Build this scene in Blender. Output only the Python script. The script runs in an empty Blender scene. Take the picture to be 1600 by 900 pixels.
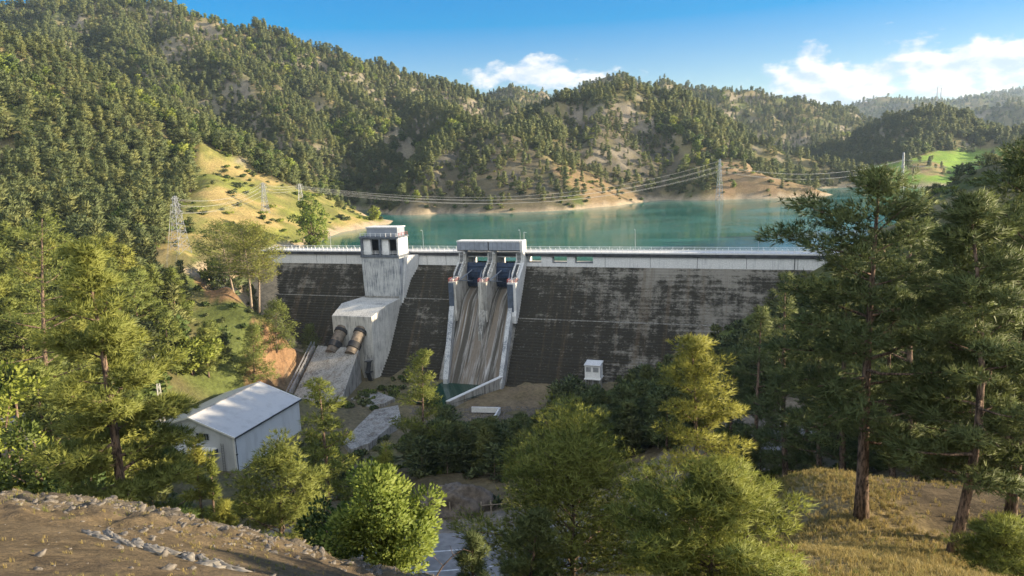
import bpy, math, random
import numpy as np
from mathutils import Vector, Matrix

# ------------------------------------------------------------------ camera, sky, sun, exposure
scene = bpy.context.scene
COL = scene.collection
R = math.radians
PITCH, ROLL, FPX = R(10.0), R(2.0), 1100.0
CAMZ = 100.0
_f = np.array([0, math.cos(PITCH), -math.sin(PITCH)])
_u0 = np.array([0, math.sin(PITCH), math.cos(PITCH)])
_r0 = np.array([1.0, 0, 0])
_r = math.cos(ROLL) * _r0 - math.sin(ROLL) * _u0
_u = math.sin(ROLL) * _r0 + math.cos(ROLL) * _u0
CAM = np.array([0, 0, CAMZ])
cd = bpy.data.cameras.new('camera')
cam = bpy.data.objects.new('camera', cd)
COL.objects.link(cam)
M = Matrix.Identity(4)
for i in range(3):
    M[i][0], M[i][1], M[i][2], M[i][3] = _r[i], _u[i], -_f[i], CAM[i]
cam.matrix_world = M
cd.sensor_width = 36.0
cd.lens = 36.0 * FPX / 1600.0
cd.clip_start = 0.3
cd.clip_end = 30000.0
scene.camera = cam

SUN_AZ_VEC = (0.9995, -0.03)          # horizontal direction towards the sun (x right, y away)
SUN_EL = R(15.3)
sun_rot = math.atan2(SUN_AZ_VEC[0], SUN_AZ_VEC[1])
world = bpy.data.worlds.new('World')
scene.world = world
world.use_nodes = True
SKY_STRENGTH = 0.075
FILL_CLOUD = 0.52
sd = bpy.data.lights.new('sun', 'SUN')
sd.energy = 4.1
sd.angle = R(0.5)
sd.color = (1.0, 0.82, 0.58)
sun = bpy.data.objects.new('sun', sd)
COL.objects.link(sun)
_s = Vector((SUN_AZ_VEC[0] * math.cos(SUN_EL), SUN_AZ_VEC[1] * math.cos(SUN_EL), math.sin(SUN_EL)))
sun.rotation_euler = _s.to_track_quat('Z', 'Y').to_euler()
sun.location = (0, 0, 600)
scene.view_settings.view_transform = 'Standard'
scene.view_settings.look = 'None'
scene.view_settings.gamma = 1.0
scene.view_settings.use_curve_mapping = False
scene.view_settings.exposure = 1.92
scene.cycles.max_bounces = 6
scene.cycles.diffuse_bounces = 3
scene.cycles.glossy_bounces = 2
scene.cycles.transmission_bounces = 4
scene.cycles.volume_bounces = 0
scene.cycles.use_denoising = True
scene.cycles.denoising_prefilter = 'ACCURATE'
scene.cycles.caustics_reflective = False
scene.cycles.caustics_refractive = False
scene.render.use_persistent_data = False


def build_sky():
    nt = world.node_tree
    N, L = nt.nodes, nt.links
    N.clear()

    def val(x):
        return x

    def math_(op, a, b=None, c=None, clamp=False):
        n = N.new('ShaderNodeMath')
        n.operation = op
        n.use_clamp = clamp
        for i, v in enumerate((a, b, c)):
            if v is None:
                continue
            if isinstance(v, (int, float)):
                n.inputs[i].default_value = v
            else:
                L.new(v, n.inputs[i])
        return n.outputs[0]

    tc = N.new('ShaderNodeTexCoord')
    sep = N.new('ShaderNodeSeparateXYZ')
    L.new(tc.outputs['Generated'], sep.inputs[0])
    az = math_('MULTIPLY', math_('ARCTAN2', sep.outputs[0], sep.outputs[1]), 57.2958)
    el = math_('MULTIPLY', math_('ARCSINE', sep.outputs[2]), 57.2958)
    # cloud banks: (azimuth, elevation, half width, half height, weight) in degrees
    banks = [(24.5, 4.8, 8.5, 2.6, 1.12), (22.5, 6.9, 2.5, 1.6, 1.0), (33.5, 5.2, 8.0, 3.0, 1.1), (42.0, 5.0, 10.0, 3.0, .9),
             (3.5, 6.6, 9.0, 1.9, 1.0), (2.5, 7.8, 3.0, 1.0, .8), (-21.5, 14.4, 6.0, 1.1, .8), (-27., 15.2, 5.0, 1.2, .8),
             (33.0, 10.5, 1.8, .8, .75), (1.5, 14.1, 1.0, .5, .65), (-5.0, 14.2, 1.0, .45, .65), (27.5, 8.6, 1.3, .4, .55), (27., 7.3, 2.5, .6, .6)]
    bias = None
    for a0, e0, wa, we, wt in banks:
        da = math_('MULTIPLY', math_('SUBTRACT', az, a0), 1.0 / wa)
        de = math_('MULTIPLY', math_('SUBTRACT', el, e0), 1.0 / we)
        q = math_('ADD', math_('MULTIPLY', da, da), math_('MULTIPLY', de, de))
        g = math_('MULTIPLY', math_('POWER', 2.718, math_('MULTIPLY', q, -1.0)), wt)
        bias = g if bias is None else math_('MAXIMUM', bias, g)

    def field(dx, dy):
        cv = N.new('ShaderNodeCombineXYZ')
        L.new(math_('MULTIPLY', math_('ADD', az, dx), 0.33), cv.inputs[0])
        L.new(math_('MULTIPLY', math_('ADD', el, dy), 0.62), cv.inputs[1])
        cv.inputs[2].default_value = 3.7
        nz = N.new('ShaderNodeTexNoise')
        nz.inputs['Scale'].default_value = 1.0
        nz.inputs['Detail'].default_value = 8.0
        nz.inputs['Roughness'].default_value = 0.56
        L.new(cv.outputs[0], nz.inputs['Vector'])
        return nz.outputs['Fac']

    n0 = field(0, 0)
    n1 = field(0.55, 0.5)
    dens = math_('ADD', n0, math_('MULTIPLY', math_('SUBTRACT', bias, 0.62), 0.62))
    mr = N.new('ShaderNodeMapRange')
    mr.interpolation_type = 'SMOOTHSTEP'
    mr.inputs['From Min'].default_value = 0.49
    mr.inputs['From Max'].default_value = 0.68
    L.new(dens, mr.inputs['Value'])
    relief = math_('ADD', math_('MULTIPLY', math_('SUBTRACT', n0, n1), 3.4), 0.42, clamp=True)
    cr = N.new('ShaderNodeMix')
    cr.data_type = 'RGBA'
    cr.inputs['A'].default_value = (0.50, 0.60, 0.74, 1)
    cr.inputs['B'].default_value = (1.0, 0.93, 0.83, 1)
    L.new(relief, cr.inputs['Factor'])
    sky = N.new('ShaderNodeTexSky')
    sky.sky_type = 'NISHITA'
    sky.sun_disc = False
    sky.sun_elevation = SUN_EL
    sky.sun_rotation = sun_rot
    sky.altitude = 500
    sky.air_density = 1.15
    sky.dust_density = 0.1
    sky.ozone_density = 3.0
    bg = N.new('ShaderNodeBackground')
    bg.inputs['Strength'].default_value = SKY_STRENGTH
    hs = N.new('ShaderNodeHueSaturation')
    hs.inputs['Saturation'].default_value = 1.75
    hs.inputs['Hue'].default_value = 0.530
    hs.inputs['Value'].default_value = 1.0
    L.new(sky.outputs[0], hs.inputs['Color'])
    gm = N.new('ShaderNodeGamma')
    gm.inputs['Gamma'].default_value = 0.72
    L.new(hs.outputs[0], gm.inputs['Color'])
    L.new(gm.outputs[0], bg.inputs['Color'])
    bc = N.new('ShaderNodeBackground')
    bc.inputs['Strength'].default_value = 0.36
    L.new(cr.outputs['Result'], bc.inputs['Color'])
    ms = N.new('ShaderNodeMixShader')
    L.new(math_('MULTIPLY', mr.outputs[0], 0.93), ms.inputs[0])
    L.new(bg.outputs[0], ms.inputs[1])
    L.new(bc.outputs[0], ms.inputs[2])
    # added bright cloud cover behind the camera, never in view, to fill the shade
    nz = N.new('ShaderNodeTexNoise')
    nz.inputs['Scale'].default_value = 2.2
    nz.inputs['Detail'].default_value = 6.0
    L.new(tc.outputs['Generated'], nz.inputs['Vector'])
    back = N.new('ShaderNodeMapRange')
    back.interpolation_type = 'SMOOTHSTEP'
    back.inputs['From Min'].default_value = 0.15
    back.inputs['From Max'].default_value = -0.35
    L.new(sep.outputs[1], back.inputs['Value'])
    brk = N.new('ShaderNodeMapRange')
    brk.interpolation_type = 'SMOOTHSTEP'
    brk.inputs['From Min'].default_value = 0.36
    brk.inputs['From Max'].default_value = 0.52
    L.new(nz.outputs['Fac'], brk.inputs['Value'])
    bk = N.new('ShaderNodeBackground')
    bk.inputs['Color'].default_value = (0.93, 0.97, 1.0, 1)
    bk.inputs['Strength'].default_value = FILL_CLOUD
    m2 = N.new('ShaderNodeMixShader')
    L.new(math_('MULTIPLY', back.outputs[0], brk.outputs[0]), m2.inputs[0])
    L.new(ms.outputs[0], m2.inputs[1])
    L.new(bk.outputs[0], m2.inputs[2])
    out = N.new('ShaderNodeOutputWorld')
    L.new(m2.outputs[0], out.inputs['Surface'])


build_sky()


# ------------------------------------------------------------------ photograph pixel -> place
def ray(px, py):
    return _f + _r * (px - 800) / FPX + _u * (450 - py) / FPX


def at(px, py, Y):
    v = ray(px, py)
    return CAM + v * (Y / v[1])


def atz(px, py, z):
    v = ray(px, py)
    return CAM + v * ((z - CAMZ) / v[2])


def proj(x, y, z):
    qx, qy, qz = x - CAM[0], y - CAM[1], z - CAM[2]
    w = np.maximum(qx * _f[0] + qy * _f[1] + qz * _f[2], 0.01)
    return (800 + FPX * (qx * _r[0] + qy * _r[1] + qz * _r[2]) / w,
            450 - FPX * (qx * _u[0] + qy * _u[1] + qz * _u[2]) / w)


def in_poly(px, py, poly):
    inside = np.zeros(np.shape(px), bool)
    n = len(poly)
    for i in range(n):
        x0, y0 = poly[i]
        x1, y1 = poly[(i + 1) % n]
        c = ((y0 > py) != (y1 > py))
        xi = (x1 - x0) * (py - y0) / ((y1 - y0) if y1 != y0 else 1e-9) + x0
        inside ^= c & (px < xi)
    return inside


def sstep(a, b, x):
    t = np.clip((x - a) / (b - a), 0, 1)
    return t * t * (3 - 2 * t)


def vnoise(x, y, seed=0):
    xi = np.floor(x).astype(np.int64)
    yi = np.floor(y).astype(np.int64)
    fx, fy = x - xi, y - yi
    fx = fx * fx * fx * (fx * (fx * 6 - 15) + 10)
    fy = fy * fy * fy * (fy * (fy * 6 - 15) + 10)

    def h(a, b):
        k = (a * 374761393 + b * 668265263 + seed * 1274126177) & 0xFFFFFFFF
        k = ((k ^ (k >> 13)) * 1274126177) & 0xFFFFFFFF
        k = k ^ (k >> 16)
        return (k & 0xFFFF) / 65535.0
    a = h(xi, yi) * (1 - fx) + h(xi + 1, yi) * fx
    b = h(xi, yi + 1) * (1 - fx) + h(xi + 1, yi + 1) * fx
    return (a * (1 - fy) + b * fy) * 2 - 1


def fbm(x, y, octv=4, seed=0, gain=0.5):
    s, a, t = 0, 1.0, 0
    c, sn = math.cos(0.6), math.sin(0.6)
    for i in range(octv):
        s = s + a * vnoise(x, y, seed + i * 17)
        t += a
        a *= gain
        x, y = (x * c - y * sn) * 2.03 + 5.1, (x * sn + y * c) * 2.03 + 1.7
    return s / t


# ------------------------------------------------------------------ mesh and object helpers
def soft_normals(me, nrm):
    """leaf shading follows the clump the leaf belongs to"""
    me.polygons.foreach_set('use_smooth', np.ones(len(me.polygons), bool))
    me.normals_split_custom_set_from_vertices(nrm.astype(np.float32).tolist())


def mesh_arrays(name, V, F, fattr=None):
    """F: int array (n,3) or (n,4)"""
    me = bpy.data.meshes.new(name)
    V = np.asarray(V, np.float32)
    F = np.asarray(F, np.int32)
    k = F.shape[1]
    me.vertices.add(len(V))
    me.vertices.foreach_set('co', V.ravel())
    me.loops.add(F.size)
    me.loops.foreach_set('vertex_index', F.ravel())
    me.polygons.add(len(F))
    me.polygons.foreach_set('loop_start', np.arange(0, F.size, k, dtype=np.int32))
    me.update(calc_edges=True)
    if fattr is not None:
        at_ = me.attributes.new('v', 'FLOAT', 'FACE')
        at_.data.foreach_set('value', np.asarray(fattr, np.float32))
    return me


class MB:
    def __init__(self):
        self.v, self.f, self.mi = [], [], []
        self.m = 0

    def add(self, vs, fs):
        b = len(self.v)
        self.v += [tuple(map(float, p)) for p in vs]
        self.f += [tuple(b + i for i in f) for f in fs]
        self.mi += [self.m] * len(fs)
        return self

    def hexa(self, p):
        return self.add(p, [(0, 3, 2, 1), (4, 5, 6, 7), (0, 1, 5, 4), (1, 2, 6, 5), (2, 3, 7, 6), (3, 0, 4, 7)])

    def box(self, x0, x1, y0, y1, z0, z1):
        return self.hexa([(x0, y0, z0), (x1, y0, z0), (x1, y1, z0), (x0, y1, z0),
                          (x0, y0, z1), (x1, y0, z1), (x1, y1, z1), (x0, y1, z1)])

    def prism(self, poly, x0, x1):
        """poly in (y,z), extruded along x"""
        n = len(poly)
        vs = [(x0, a, b) for a, b in poly] + [(x1, a, b) for a, b in poly]
        fs = [tuple(range(n))[::-1], tuple(range(n, 2 * n))]
        fs += [(i, (i + 1) % n, n + (i + 1) % n, n + i) for i in range(n)]
        return self.add(vs, fs)

    def tube(self, pts, rad, sides=6, cap=True):
        pts = [Vector(p) for p in pts]
        if isinstance(rad, (int, float)):
            rad = [rad] * len(pts)
        vs, fs = [], []
        for i, p in enumerate(pts):
            d = (pts[min(i + 1, len(pts) - 1)] - pts[max(i - 1, 0)])
            if d.length < 1e-6:
                d = Vector((0, 0, 1))
            d.normalize()
            a = Vector((0, 0, 1)) if abs(d.z) < 0.9 else Vector((1, 0, 0))
            x = d.cross(a).normalized()
            y = d.cross(x)
            for k in range(sides):
                t = 2 * math.pi * k / sides
                vs.append(p + (x * math.cos(t) + y * math.sin(t)) * rad[i])
        for i in range(len(pts) - 1):
            for k in range(sides):
                k2 = (k + 1) % sides
                fs.append((i * sides + k, i * sides + k2, (i + 1) * sides + k2, (i + 1) * sides + k))
        if cap:
            fs.append(tuple(range(sides))[::-1])
            fs.append(tuple((len(pts) - 1) * sides + k for k in range(sides)))
        return self.add(vs, fs)

    def bar(self, a, b, w=0.1):
        return self.tube([a, b], w, 4)

    def mesh(self, name, mats):
        me = bpy.data.meshes.new(name)
        me.from_pydata(self.v, [], self.f)
        for m in (mats if isinstance(mats, (list, tuple)) else [mats]):
            me.materials.append(m)
        if any(self.mi):
            me.polygons.foreach_set('material_index', self.mi)
        me.update()
        return me

    def build(self, name, mats, parent=None, smooth=False, bevel=0.0):
        me = self.mesh(name, mats)
        if smooth:
            me.polygons.foreach_set('use_smooth', [True] * len(me.polygons))
        o = bpy.data.objects.new(name, me)
        COL.objects.link(o)
        if parent is not None:
            o.parent = parent
        if bevel:
            b = o.modifiers.new('b', 'BEVEL')
            b.width = bevel
            b.segments = 2
            b.limit_method = 'ANGLE'
        return o


def tag(o, label=None, cat=None, group=None, kind=None):
    if label:
        o['label'] = label
    if cat:
        o['category'] = cat
    if group:
        o['group'] = group
    if kind:
        o['kind'] = kind
    return o


def thing(name, label, cat, loc, rotz=0.0, group=None):
    o = bpy.data.objects.new(name, None)
    COL.objects.link(o)
    o.location = loc
    o.rotation_euler = (0, 0, rotz)
    o.empty_display_size = 0.5
    return tag(o, label, cat, group)


def part(name, me, parent):
    o = bpy.data.objects.new(name, me)
    COL.objects.link(o)
    o.parent = parent
    return o


# ------------------------------------------------------------------ materials
class NT:
    def __init__(self, name):
        self.m = bpy.data.materials.new(name)
        self.m.use_nodes = True
        self.t = self.m.node_tree
        self.N, self.L = self.t.nodes, self.t.links
        self.b = self.N['Principled BSDF']
        self.out = self.N['Material Output']

    def set(self, sock, v):
        if isinstance(v, bpy.types.NodeSocket):
            self.L.new(v, sock)
        elif isinstance(v, (tuple, list)) and len(v) == 3 and sock.type == 'RGBA':
            sock.default_value = (*v, 1)
        else:
            sock.default_value = v

    def coord(self, kind='Object', scale=(1, 1, 1)):
        n = self.N.new('ShaderNodeTexCoord')
        if kind == 'World':
            g = self.N.new('ShaderNodeNewGeometry')
            src = g.outputs['Position']
        else:
            src = n.outputs[kind]
        mp = self.N.new('ShaderNodeMapping')
        mp.inputs['Scale'].default_value = scale
        self.L.new(src, mp.inputs['Vector'])
        return mp.outputs[0]

    def noise(self, vec, scale=1.0, detail=4, rough=0.55, dist=0.0):
        n = self.N.new('ShaderNodeTexNoise')
        n.inputs['Scale'].default_value = scale
        n.inputs['Detail'].default_value = detail
        n.inputs['Roughness'].default_value = rough
        n.inputs['Distortion'].default_value = dist
        self.L.new(vec, n.inputs['Vector'])
        return n.outputs['Fac']

    def ramp(self, fac, a, b, lo=0.0, hi=1.0):
        n = self.N.new('ShaderNodeMapRange')
        n.interpolation_type = 'SMOOTHSTEP'
        n.inputs['From Min'].default_value = a
        n.inputs['From Max'].default_value = b
        n.inputs['To Min'].default_value = lo
        n.inputs['To Max'].default_value = hi
        self.L.new(fac, n.inputs['Value'])
        return n.outputs[0]

    def mix(self, fac, a, b, mode='MIX'):
        n = self.N.new('ShaderNodeMix')
        n.data_type = 'RGBA'
        n.blend_type = mode
        self.set(n.inputs['Factor'], fac)
        self.set(n.inputs['A'], a)
        self.set(n.inputs['B'], b)
        return n.outputs['Result']

    def math(self, op, a, b=0.0, clamp=False):
        n = self.N.new('ShaderNodeMath')
        n.operation = op
        n.use_clamp = clamp
        self.set(n.inputs[0], a)
        self.set(n.inputs[1], b)
        return n.outputs[0]

    def attr(self, name, out='Color'):
        n = self.N.new('ShaderNodeAttribute')
        n.attribute_name = name
        return n.outputs[out]

    def bump(self, h, strength=0.5, dist=0.1):
        n = self.N.new('ShaderNodeBump')
        n.inputs['Strength'].default_value = strength
        n.inputs['Distance'].default_value = dist
        self.L.new(h, n.inputs['Height'])
        self.L.new(n.outputs[0], self.b.inputs['Normal'])

    def done(self, color, rough=0.8, metal=0.0, spec=0.3):
        self.set(self.b.inputs['Base Color'], color)
        self.set(self.b.inputs['Roughness'], rough)
        self.b.inputs['Metallic'].default_value = metal
        self.b.inputs['Specular IOR Level'].default_value = spec
        return self.m


def plain(name, col, rough=0.7, metal=0.0, var=0.25, scale=1.5, spec=0.3):
    t = NT(name)
    n = t.noise(t.coord('Object'), scale, 5, 0.6)
    d = tuple(c * (1 - var) for c in col)
    l = tuple(min(1, c * (1 + var)) for c in col)
    return t.done(t.mix(t.ramp(n, 0.3, 0.7), d, l), rough, metal, spec)


def concrete(name, light, dark, amount=0.5, streak=1.0, tint=(0.10, 0.08, 0.05), tint_amt=0.0):
    """weathered concrete with rain streaks running down (object z) and blotches"""
    t = NT(name)
    st = t.noise(t.coord('Object', (2.2, 2.2, 0.12)), streak, 6, 0.7)
    bl = t.noise(t.coord('Object'), 0.25, 6, 0.62)
    fi = t.noise(t.coord('Object'), 2.2, 4, 0.6)
    k = t.math('ADD', t.math('MULTIPLY', st, 0.55), t.math('ADD', t.math('MULTIPLY', bl, 0.3), t.math('MULTIPLY', fi, 0.15)))
    c = t.mix(t.ramp(k, 0.53 - amount * 0.14, 0.69 - amount * 0.14), light, dark)
    if tint_amt:
        tn = t.noise(t.coord('Object', (1, 1, 0.15)), 0.5, 4, 0.6)
        c = t.mix(t.math('MULTIPLY', t.ramp(tn, 0.5, 0.7), tint_amt), c, tint)
    c = t.mix(1.0, c, t.mix(t.ramp(fi, 0.35, 0.7), (0.78, 0.78, 0.78), (1.0, 1.0, 1.0)), 'MULTIPLY')
    t.bump(fi, 0.3, 0.08)
    return t.done(c, 0.88)


def leafmat(name, dark, light, trans=0.3, hue=0.0):
    t = NT(name)
    v = t.attr('v', 'Fac')
    oi = t.N.new('ShaderNodeObjectInfo')
    f = t.math('ADD', t.math('MULTIPLY', v, 0.62), t.math('MULTIPLY', oi.outputs['Random'], 0.38))
    c = t.mix(f, dark, light)
    # some trees yellower than others
    c = t.mix(t.math('MULTIPLY', t.ramp(oi.outputs['Random'], 0.55, 1.0), 0.35), c, (light[0] * 1.15, light[1] * 0.98, light[2] * 0.7))
    t.done(c, 0.6, spec=0.25)
    tr = t.N.new('ShaderNodeBsdfTranslucent')
    t.L.new(c, tr.inputs['Color'])
    mx = t.N.new('ShaderNodeMixShader')
    mx.inputs[0].default_value = trans
    t.L.new(t.b.outputs[0], mx.inputs[1])
    t.L.new(tr.outputs[0], mx.inputs[2])
    t.L.new(mx.outputs[0], t.out.inputs['Surface'])
    return t.m


def barkmat(name, a, b):
    t = NT(name)
    n = t.noise(t.coord('Object', (1, 1, 0.25)), 9.0, 5, 0.65)
    c = t.mix(t.ramp(n, 0.38, 0.62), a, b)
    t.bump(n, 0.8, 0.04)
    return t.done(c, 0.95, spec=0.1)


MAT = {}
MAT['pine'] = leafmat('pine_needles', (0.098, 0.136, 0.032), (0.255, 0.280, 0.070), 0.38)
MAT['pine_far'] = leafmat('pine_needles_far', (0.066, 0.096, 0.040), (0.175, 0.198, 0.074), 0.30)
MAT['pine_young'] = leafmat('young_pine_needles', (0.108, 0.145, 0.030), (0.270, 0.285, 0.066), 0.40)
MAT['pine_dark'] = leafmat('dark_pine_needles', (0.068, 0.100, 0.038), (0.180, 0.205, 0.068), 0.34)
MAT['leaf'] = leafmat('bright_leaves', (0.100, 0.155, 0.028), (0.260, 0.310, 0.062), 0.42)
MAT['leaf_dark'] = leafmat('dark_leaves', (0.045, 0.080, 0.022), (0.110, 0.150, 0.035), 0.3)
MAT['grass_blade'] = leafmat('dry_grass_blades', (0.20, 0.165, 0.065), (0.40, 0.33, 0.135), 0.3)
MAT['grass_green'] = leafmat('green_grass_blades', (0.10, 0.12, 0.03), (0.26, 0.25, 0.07), 0.3)
MAT['bark'] = barkmat('pine_bark', (0.045, 0.034, 0.028), (0.22, 0.155, 0.115))
MAT['bark_pale'] = barkmat('pale_bark', (0.13, 0.105, 0.08), (0.36, 0.29, 0.22))
MAT['concrete'] = concrete('weathered_concrete', (0.58, 0.57, 0.53), (0.25, 0.25, 0.24), 0.46)
MAT['concrete_white'] = concrete('pale_concrete', (0.68, 0.68, 0.66), (0.42, 0.43, 0.44), 0.25)
MAT['concrete_stain'] = concrete('stained_concrete', (0.58, 0.59, 0.58), (0.17, 0.19, 0.215), 0.66, 1.6)
MAT['concrete_dirty'] = concrete('dirty_concrete', (0.36, 0.35, 0.32), (0.11, 0.107, 0.10), 0.58, 0.9, (0.13, 0.085, 0.045), 0.5)
MAT['pier'] = concrete('grimy_pier_concrete', (0.56, 0.54, 0.49), (0.14, 0.135, 0.12), 0.52, 0.8, (0.14, 0.10, 0.06), 0.3)
MAT['dark_band'] = plain('dark_deck_beam', (0.035, 0.037, 0.042), 0.8, var=0.5, scale=0.6)
MAT['asphalt'] = plain('asphalt', (0.22, 0.215, 0.205), 0.9, var=0.18, scale=0.9)
MAT['road_paint'] = plain('road_paint', (0.62, 0.62, 0.60), 0.7, var=0.25, scale=2.0)
MAT['white_paint'] = plain('white_paint', (0.72, 0.72, 0.70), 0.5, var=0.08)
MAT['red_paint'] = plain('red_paint', (0.30, 0.08, 0.07), 0.5, var=0.2)
MAT['steel'] = plain('galvanised_steel', (0.42, 0.43, 0.44), 0.45, 0.6, var=0.2)
MAT['dark_steel'] = plain('dark_steel', (0.05, 0.055, 0.06), 0.5, 0.3, var=0.3)
MAT['gate'] = plain('navy_gate_steel', (0.012, 0.028, 0.062), 0.45, 0.2, var=0.35, scale=0.6)
MAT['gate_blue'] = plain('slate_blue_steel', (0.20, 0.23, 0.28), 0.55, 0.1, var=0.2, scale=0.8)
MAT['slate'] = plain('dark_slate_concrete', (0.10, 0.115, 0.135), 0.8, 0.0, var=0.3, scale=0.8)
MAT['nose_blue'] = plain('dark_slate_panels', (0.065, 0.085, 0.12), 0.6, 0.0, var=0.25, scale=0.6)
MAT['housing'] = plain('grey_hoist_panels', (0.22, 0.245, 0.285), 0.6, 0.0, var=0.15, scale=0.4)
MAT['wire'] = plain('aluminium_wire', (0.40, 0.40, 0.39), 0.5, 0.0, var=0.1)
MAT['glass'] = plain('dark_glass', (0.02, 0.025, 0.03), 0.1, spec=0.6)
MAT['wood'] = plain('grey_timber', (0.24, 0.20, 0.15), 0.85, var=0.3, scale=4)
MAT['soil'] = plain('dug_soil', (0.115, 0.095, 0.075), 0.95, var=0.4, scale=1.2)
MAT['rock'] = plain('grey_brown_stone', (0.115, 0.102, 0.085), 0.92, var=0.5, scale=3.5)
MAT['pale_rock'] = plain('pale_limestone', (0.18, 0.165, 0.14), 0.92, var=0.4, scale=5)
MAT['navy'] = plain('navy_fascia', (0.018, 0.035, 0.075), 0.5, var=0.15)
MAT['blue'] = plain('light_blue_paint', (0.16, 0.36, 0.52), 0.5, var=0.15)
MAT['penstock'] = plain('weathered_penstock_steel', (0.135, 0.108, 0.080), 0.6, 0.1, var=0.5, scale=0.7)
MAT['collar_and_shade'] = plain('black_collar_and_bay_shade', (0.02, 0.02, 0.022), 0.7, var=0.3)


def stepped_face_mat():
    """lichen-blackened concrete steps; local x along the dam, z up"""
    t = NT('stepped_dam_concrete')
    big = t.noise(t.coord('Object', (0.045, 0.0, 0.06)), 1.0, 8, 0.70, 0.4)
    mid = t.noise(t.coord('Object', (0.20, 0.0, 0.34)), 1.0, 8, 0.76)
    col = t.noise(t.coord('Object', (0.34, 0.0, 0.018)), 1.0, 6, 0.66)
    fine = t.noise(t.coord('Object', (1.5, 0.0, 0.05)), 1.0, 5, 0.7)
    sp = t.noise(t.coord('Object', (1.1, 0.3, 2.2)), 1.0, 5, 0.75)
    lift = t.noise(t.coord('Object', (0.035, 0.0, 1.1)), 1.0, 3, 0.6)
    k = t.math('ADD', t.math('MULTIPLY', big, 0.34), t.math('ADD', t.math('MULTIPLY', mid, 0.24), t.math('ADD', t.math('MULTIPLY', sp, 0.14), t.math('ADD', t.math('MULTIPLY', col, 0.14), t.math('MULTIPLY', lift, 0.14)))))
    sx = t.N.new('ShaderNodeSeparateXYZ')
    t.L.new(t.coord('Object'), sx.inputs[0])
    # paler towards the right end and right under the parapet, blacker by the spillway
    k = t.math('ADD', k, t.ramp(sx.outputs[0], 118, 200, -0.018, 0.012))
    k = t.math('ADD', k, t.ramp(sx.outputs[2], -9.5, -5.5, 0.0, 0.03))
    k = t.math('ADD', k, t.ramp(sx.outputs[0], 0, 45, 0.035, 0.0))
    k = t.math('ADD', k, t.ramp(sx.outputs[0], 112, 158, -0.032, 0.0))
    k = t.math('ADD', k, t.ramp(sx.outputs[2], -22, -30, 0.0, -0.012))
    base = t.mix(t.ramp(k, 0.475, 0.55), (0.046, 0.043, 0.034), (0.255, 0.24, 0.208))
    base = t.mix(t.math('MULTIPLY', t.ramp(col, 0.52, 0.72), 0.6), base, (0.115, 0.082, 0.05))
    base = t.mix(t.math('MULTIPLY', t.ramp(fine, 0.56, 0.72), 0.45), base, (0.05, 0.048, 0.043))
    base = t.mix(t.math('MULTIPLY', t.ramp(sp, 0.58, 0.72), 0.5), base, (0.36, 0.355, 0.33))
    base = t.mix(t.math('MULTIPLY', t.ramp(mid, 0.58, 0.68), 0.4), base, (0.062, 0.075, 0.036))
    t.bump(sp, 0.5, 0.15)
    return t.done(base, 0.92, spec=0.15)


def chute_mat():
    t = NT('streaked_chute_concrete')
    st = t.noise(t.coord('Object', (0.30, 0.016, 0.016)), 1.0, 8, 0.68, 0.25)
    st2 = t.noise(t.coord('Object', (1.6, 0.03, 0.03)), 1.0, 4, 0.6)
    ru = t.noise(t.coord('Object', (0.24, 0.014, 0.014)), 1.3, 6, 0.62, 0.2)
    c = t.mix(t.ramp(st, 0.45, 0.58), (0.070, 0.062, 0.048), (0.45, 0.44, 0.42))
    c = t.mix(t.math('MULTIPLY', t.ramp(ru, 0.47, 0.58), 0.8), c, (0.125, 0.086, 0.046))
    c = t.mix(t.math('MULTIPLY', t.ramp(st2, 0.52, 0.68), 0.45), c, (0.10, 0.095, 0.085))
    fi = t.noise(t.coord('Object'), 1.2, 5, 0.6)
    c = t.mix(1.0, c, t.mix(fi, (0.7, 0.7, 0.7), (1.1, 1.1, 1.1)), 'MULTIPLY')
    t.bump(st2, 0.3, 0.1)
    return t.done(c, 0.75)


MAT['stepped'] = stepped_face_mat()
MAT['chute'] = chute_mat()


def sheet_mat(name, col, rib_axis, period, rough=0.45, metal=0.0, strength=0.6, dirt=(0.5, 0.5, 0.5), damt=0.3):
    """ribbed metal sheet"""
    t = NT(name)
    sep = t.N.new('ShaderNodeSeparateXYZ')
    t.L.new(t.coord('Object'), sep.inputs[0])
    w = t.math('SINE', t.math('MULTIPLY', sep.outputs[rib_axis], 2 * math.pi / period))
    n = t.noise(t.coord('Object', (0.4, 0.4, 0.1)), 1.0, 5, 0.6)
    c = t.mix(t.math('MULTIPLY', t.ramp(n, 0.45, 0.7), damt), col, tuple(a * b for a, b in zip(col, dirt)))
    t.bump(t.ramp(w, 0.2, 0.9), strength, 0.04)
    return t.done(c, rough, metal)


MAT['roof_sheet'] = sheet_mat('grey_ribbed_roof', (0.52, 0.52, 0.51), 0, 0.5, 0.5, 0.1)
MAT['wall_sheet'] = sheet_mat('pale_cladding', (0.60, 0.63, 0.64), 0, 0.4, 0.55, 0.0)
MAT['wall_sheet_gable'] = sheet_mat('pale_gable_cladding', (0.55, 0.57, 0.59), 1, 0.4, 0.55, 0.0)

# ------------------------------------------------------------------ dam frame: s along the crest (left to right), n downstream, z relative to the crest
ZC = 67.673
DL = np.array([-98.87, 294.63, ZC])
DA = np.array([0.94612, -0.32383, 0.0])
DN = np.array([-0.32383, -0.94612, 0.0])
DANG = math.atan2(DA[1], DA[0])
WATER_Z = ZC - 4.5
ROAD_Z = 53.5


def dam_pt(s, n, z=0.0):
    return DL + DA * s + DN * n + np.array([0, 0, z])


def to_dam(x, y):
    return (x - DL[0]) * DA[0] + (y - DL[1]) * DA[1], (x - DL[0]) * DN[0] + (y - DL[1]) * DN[1]


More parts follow.
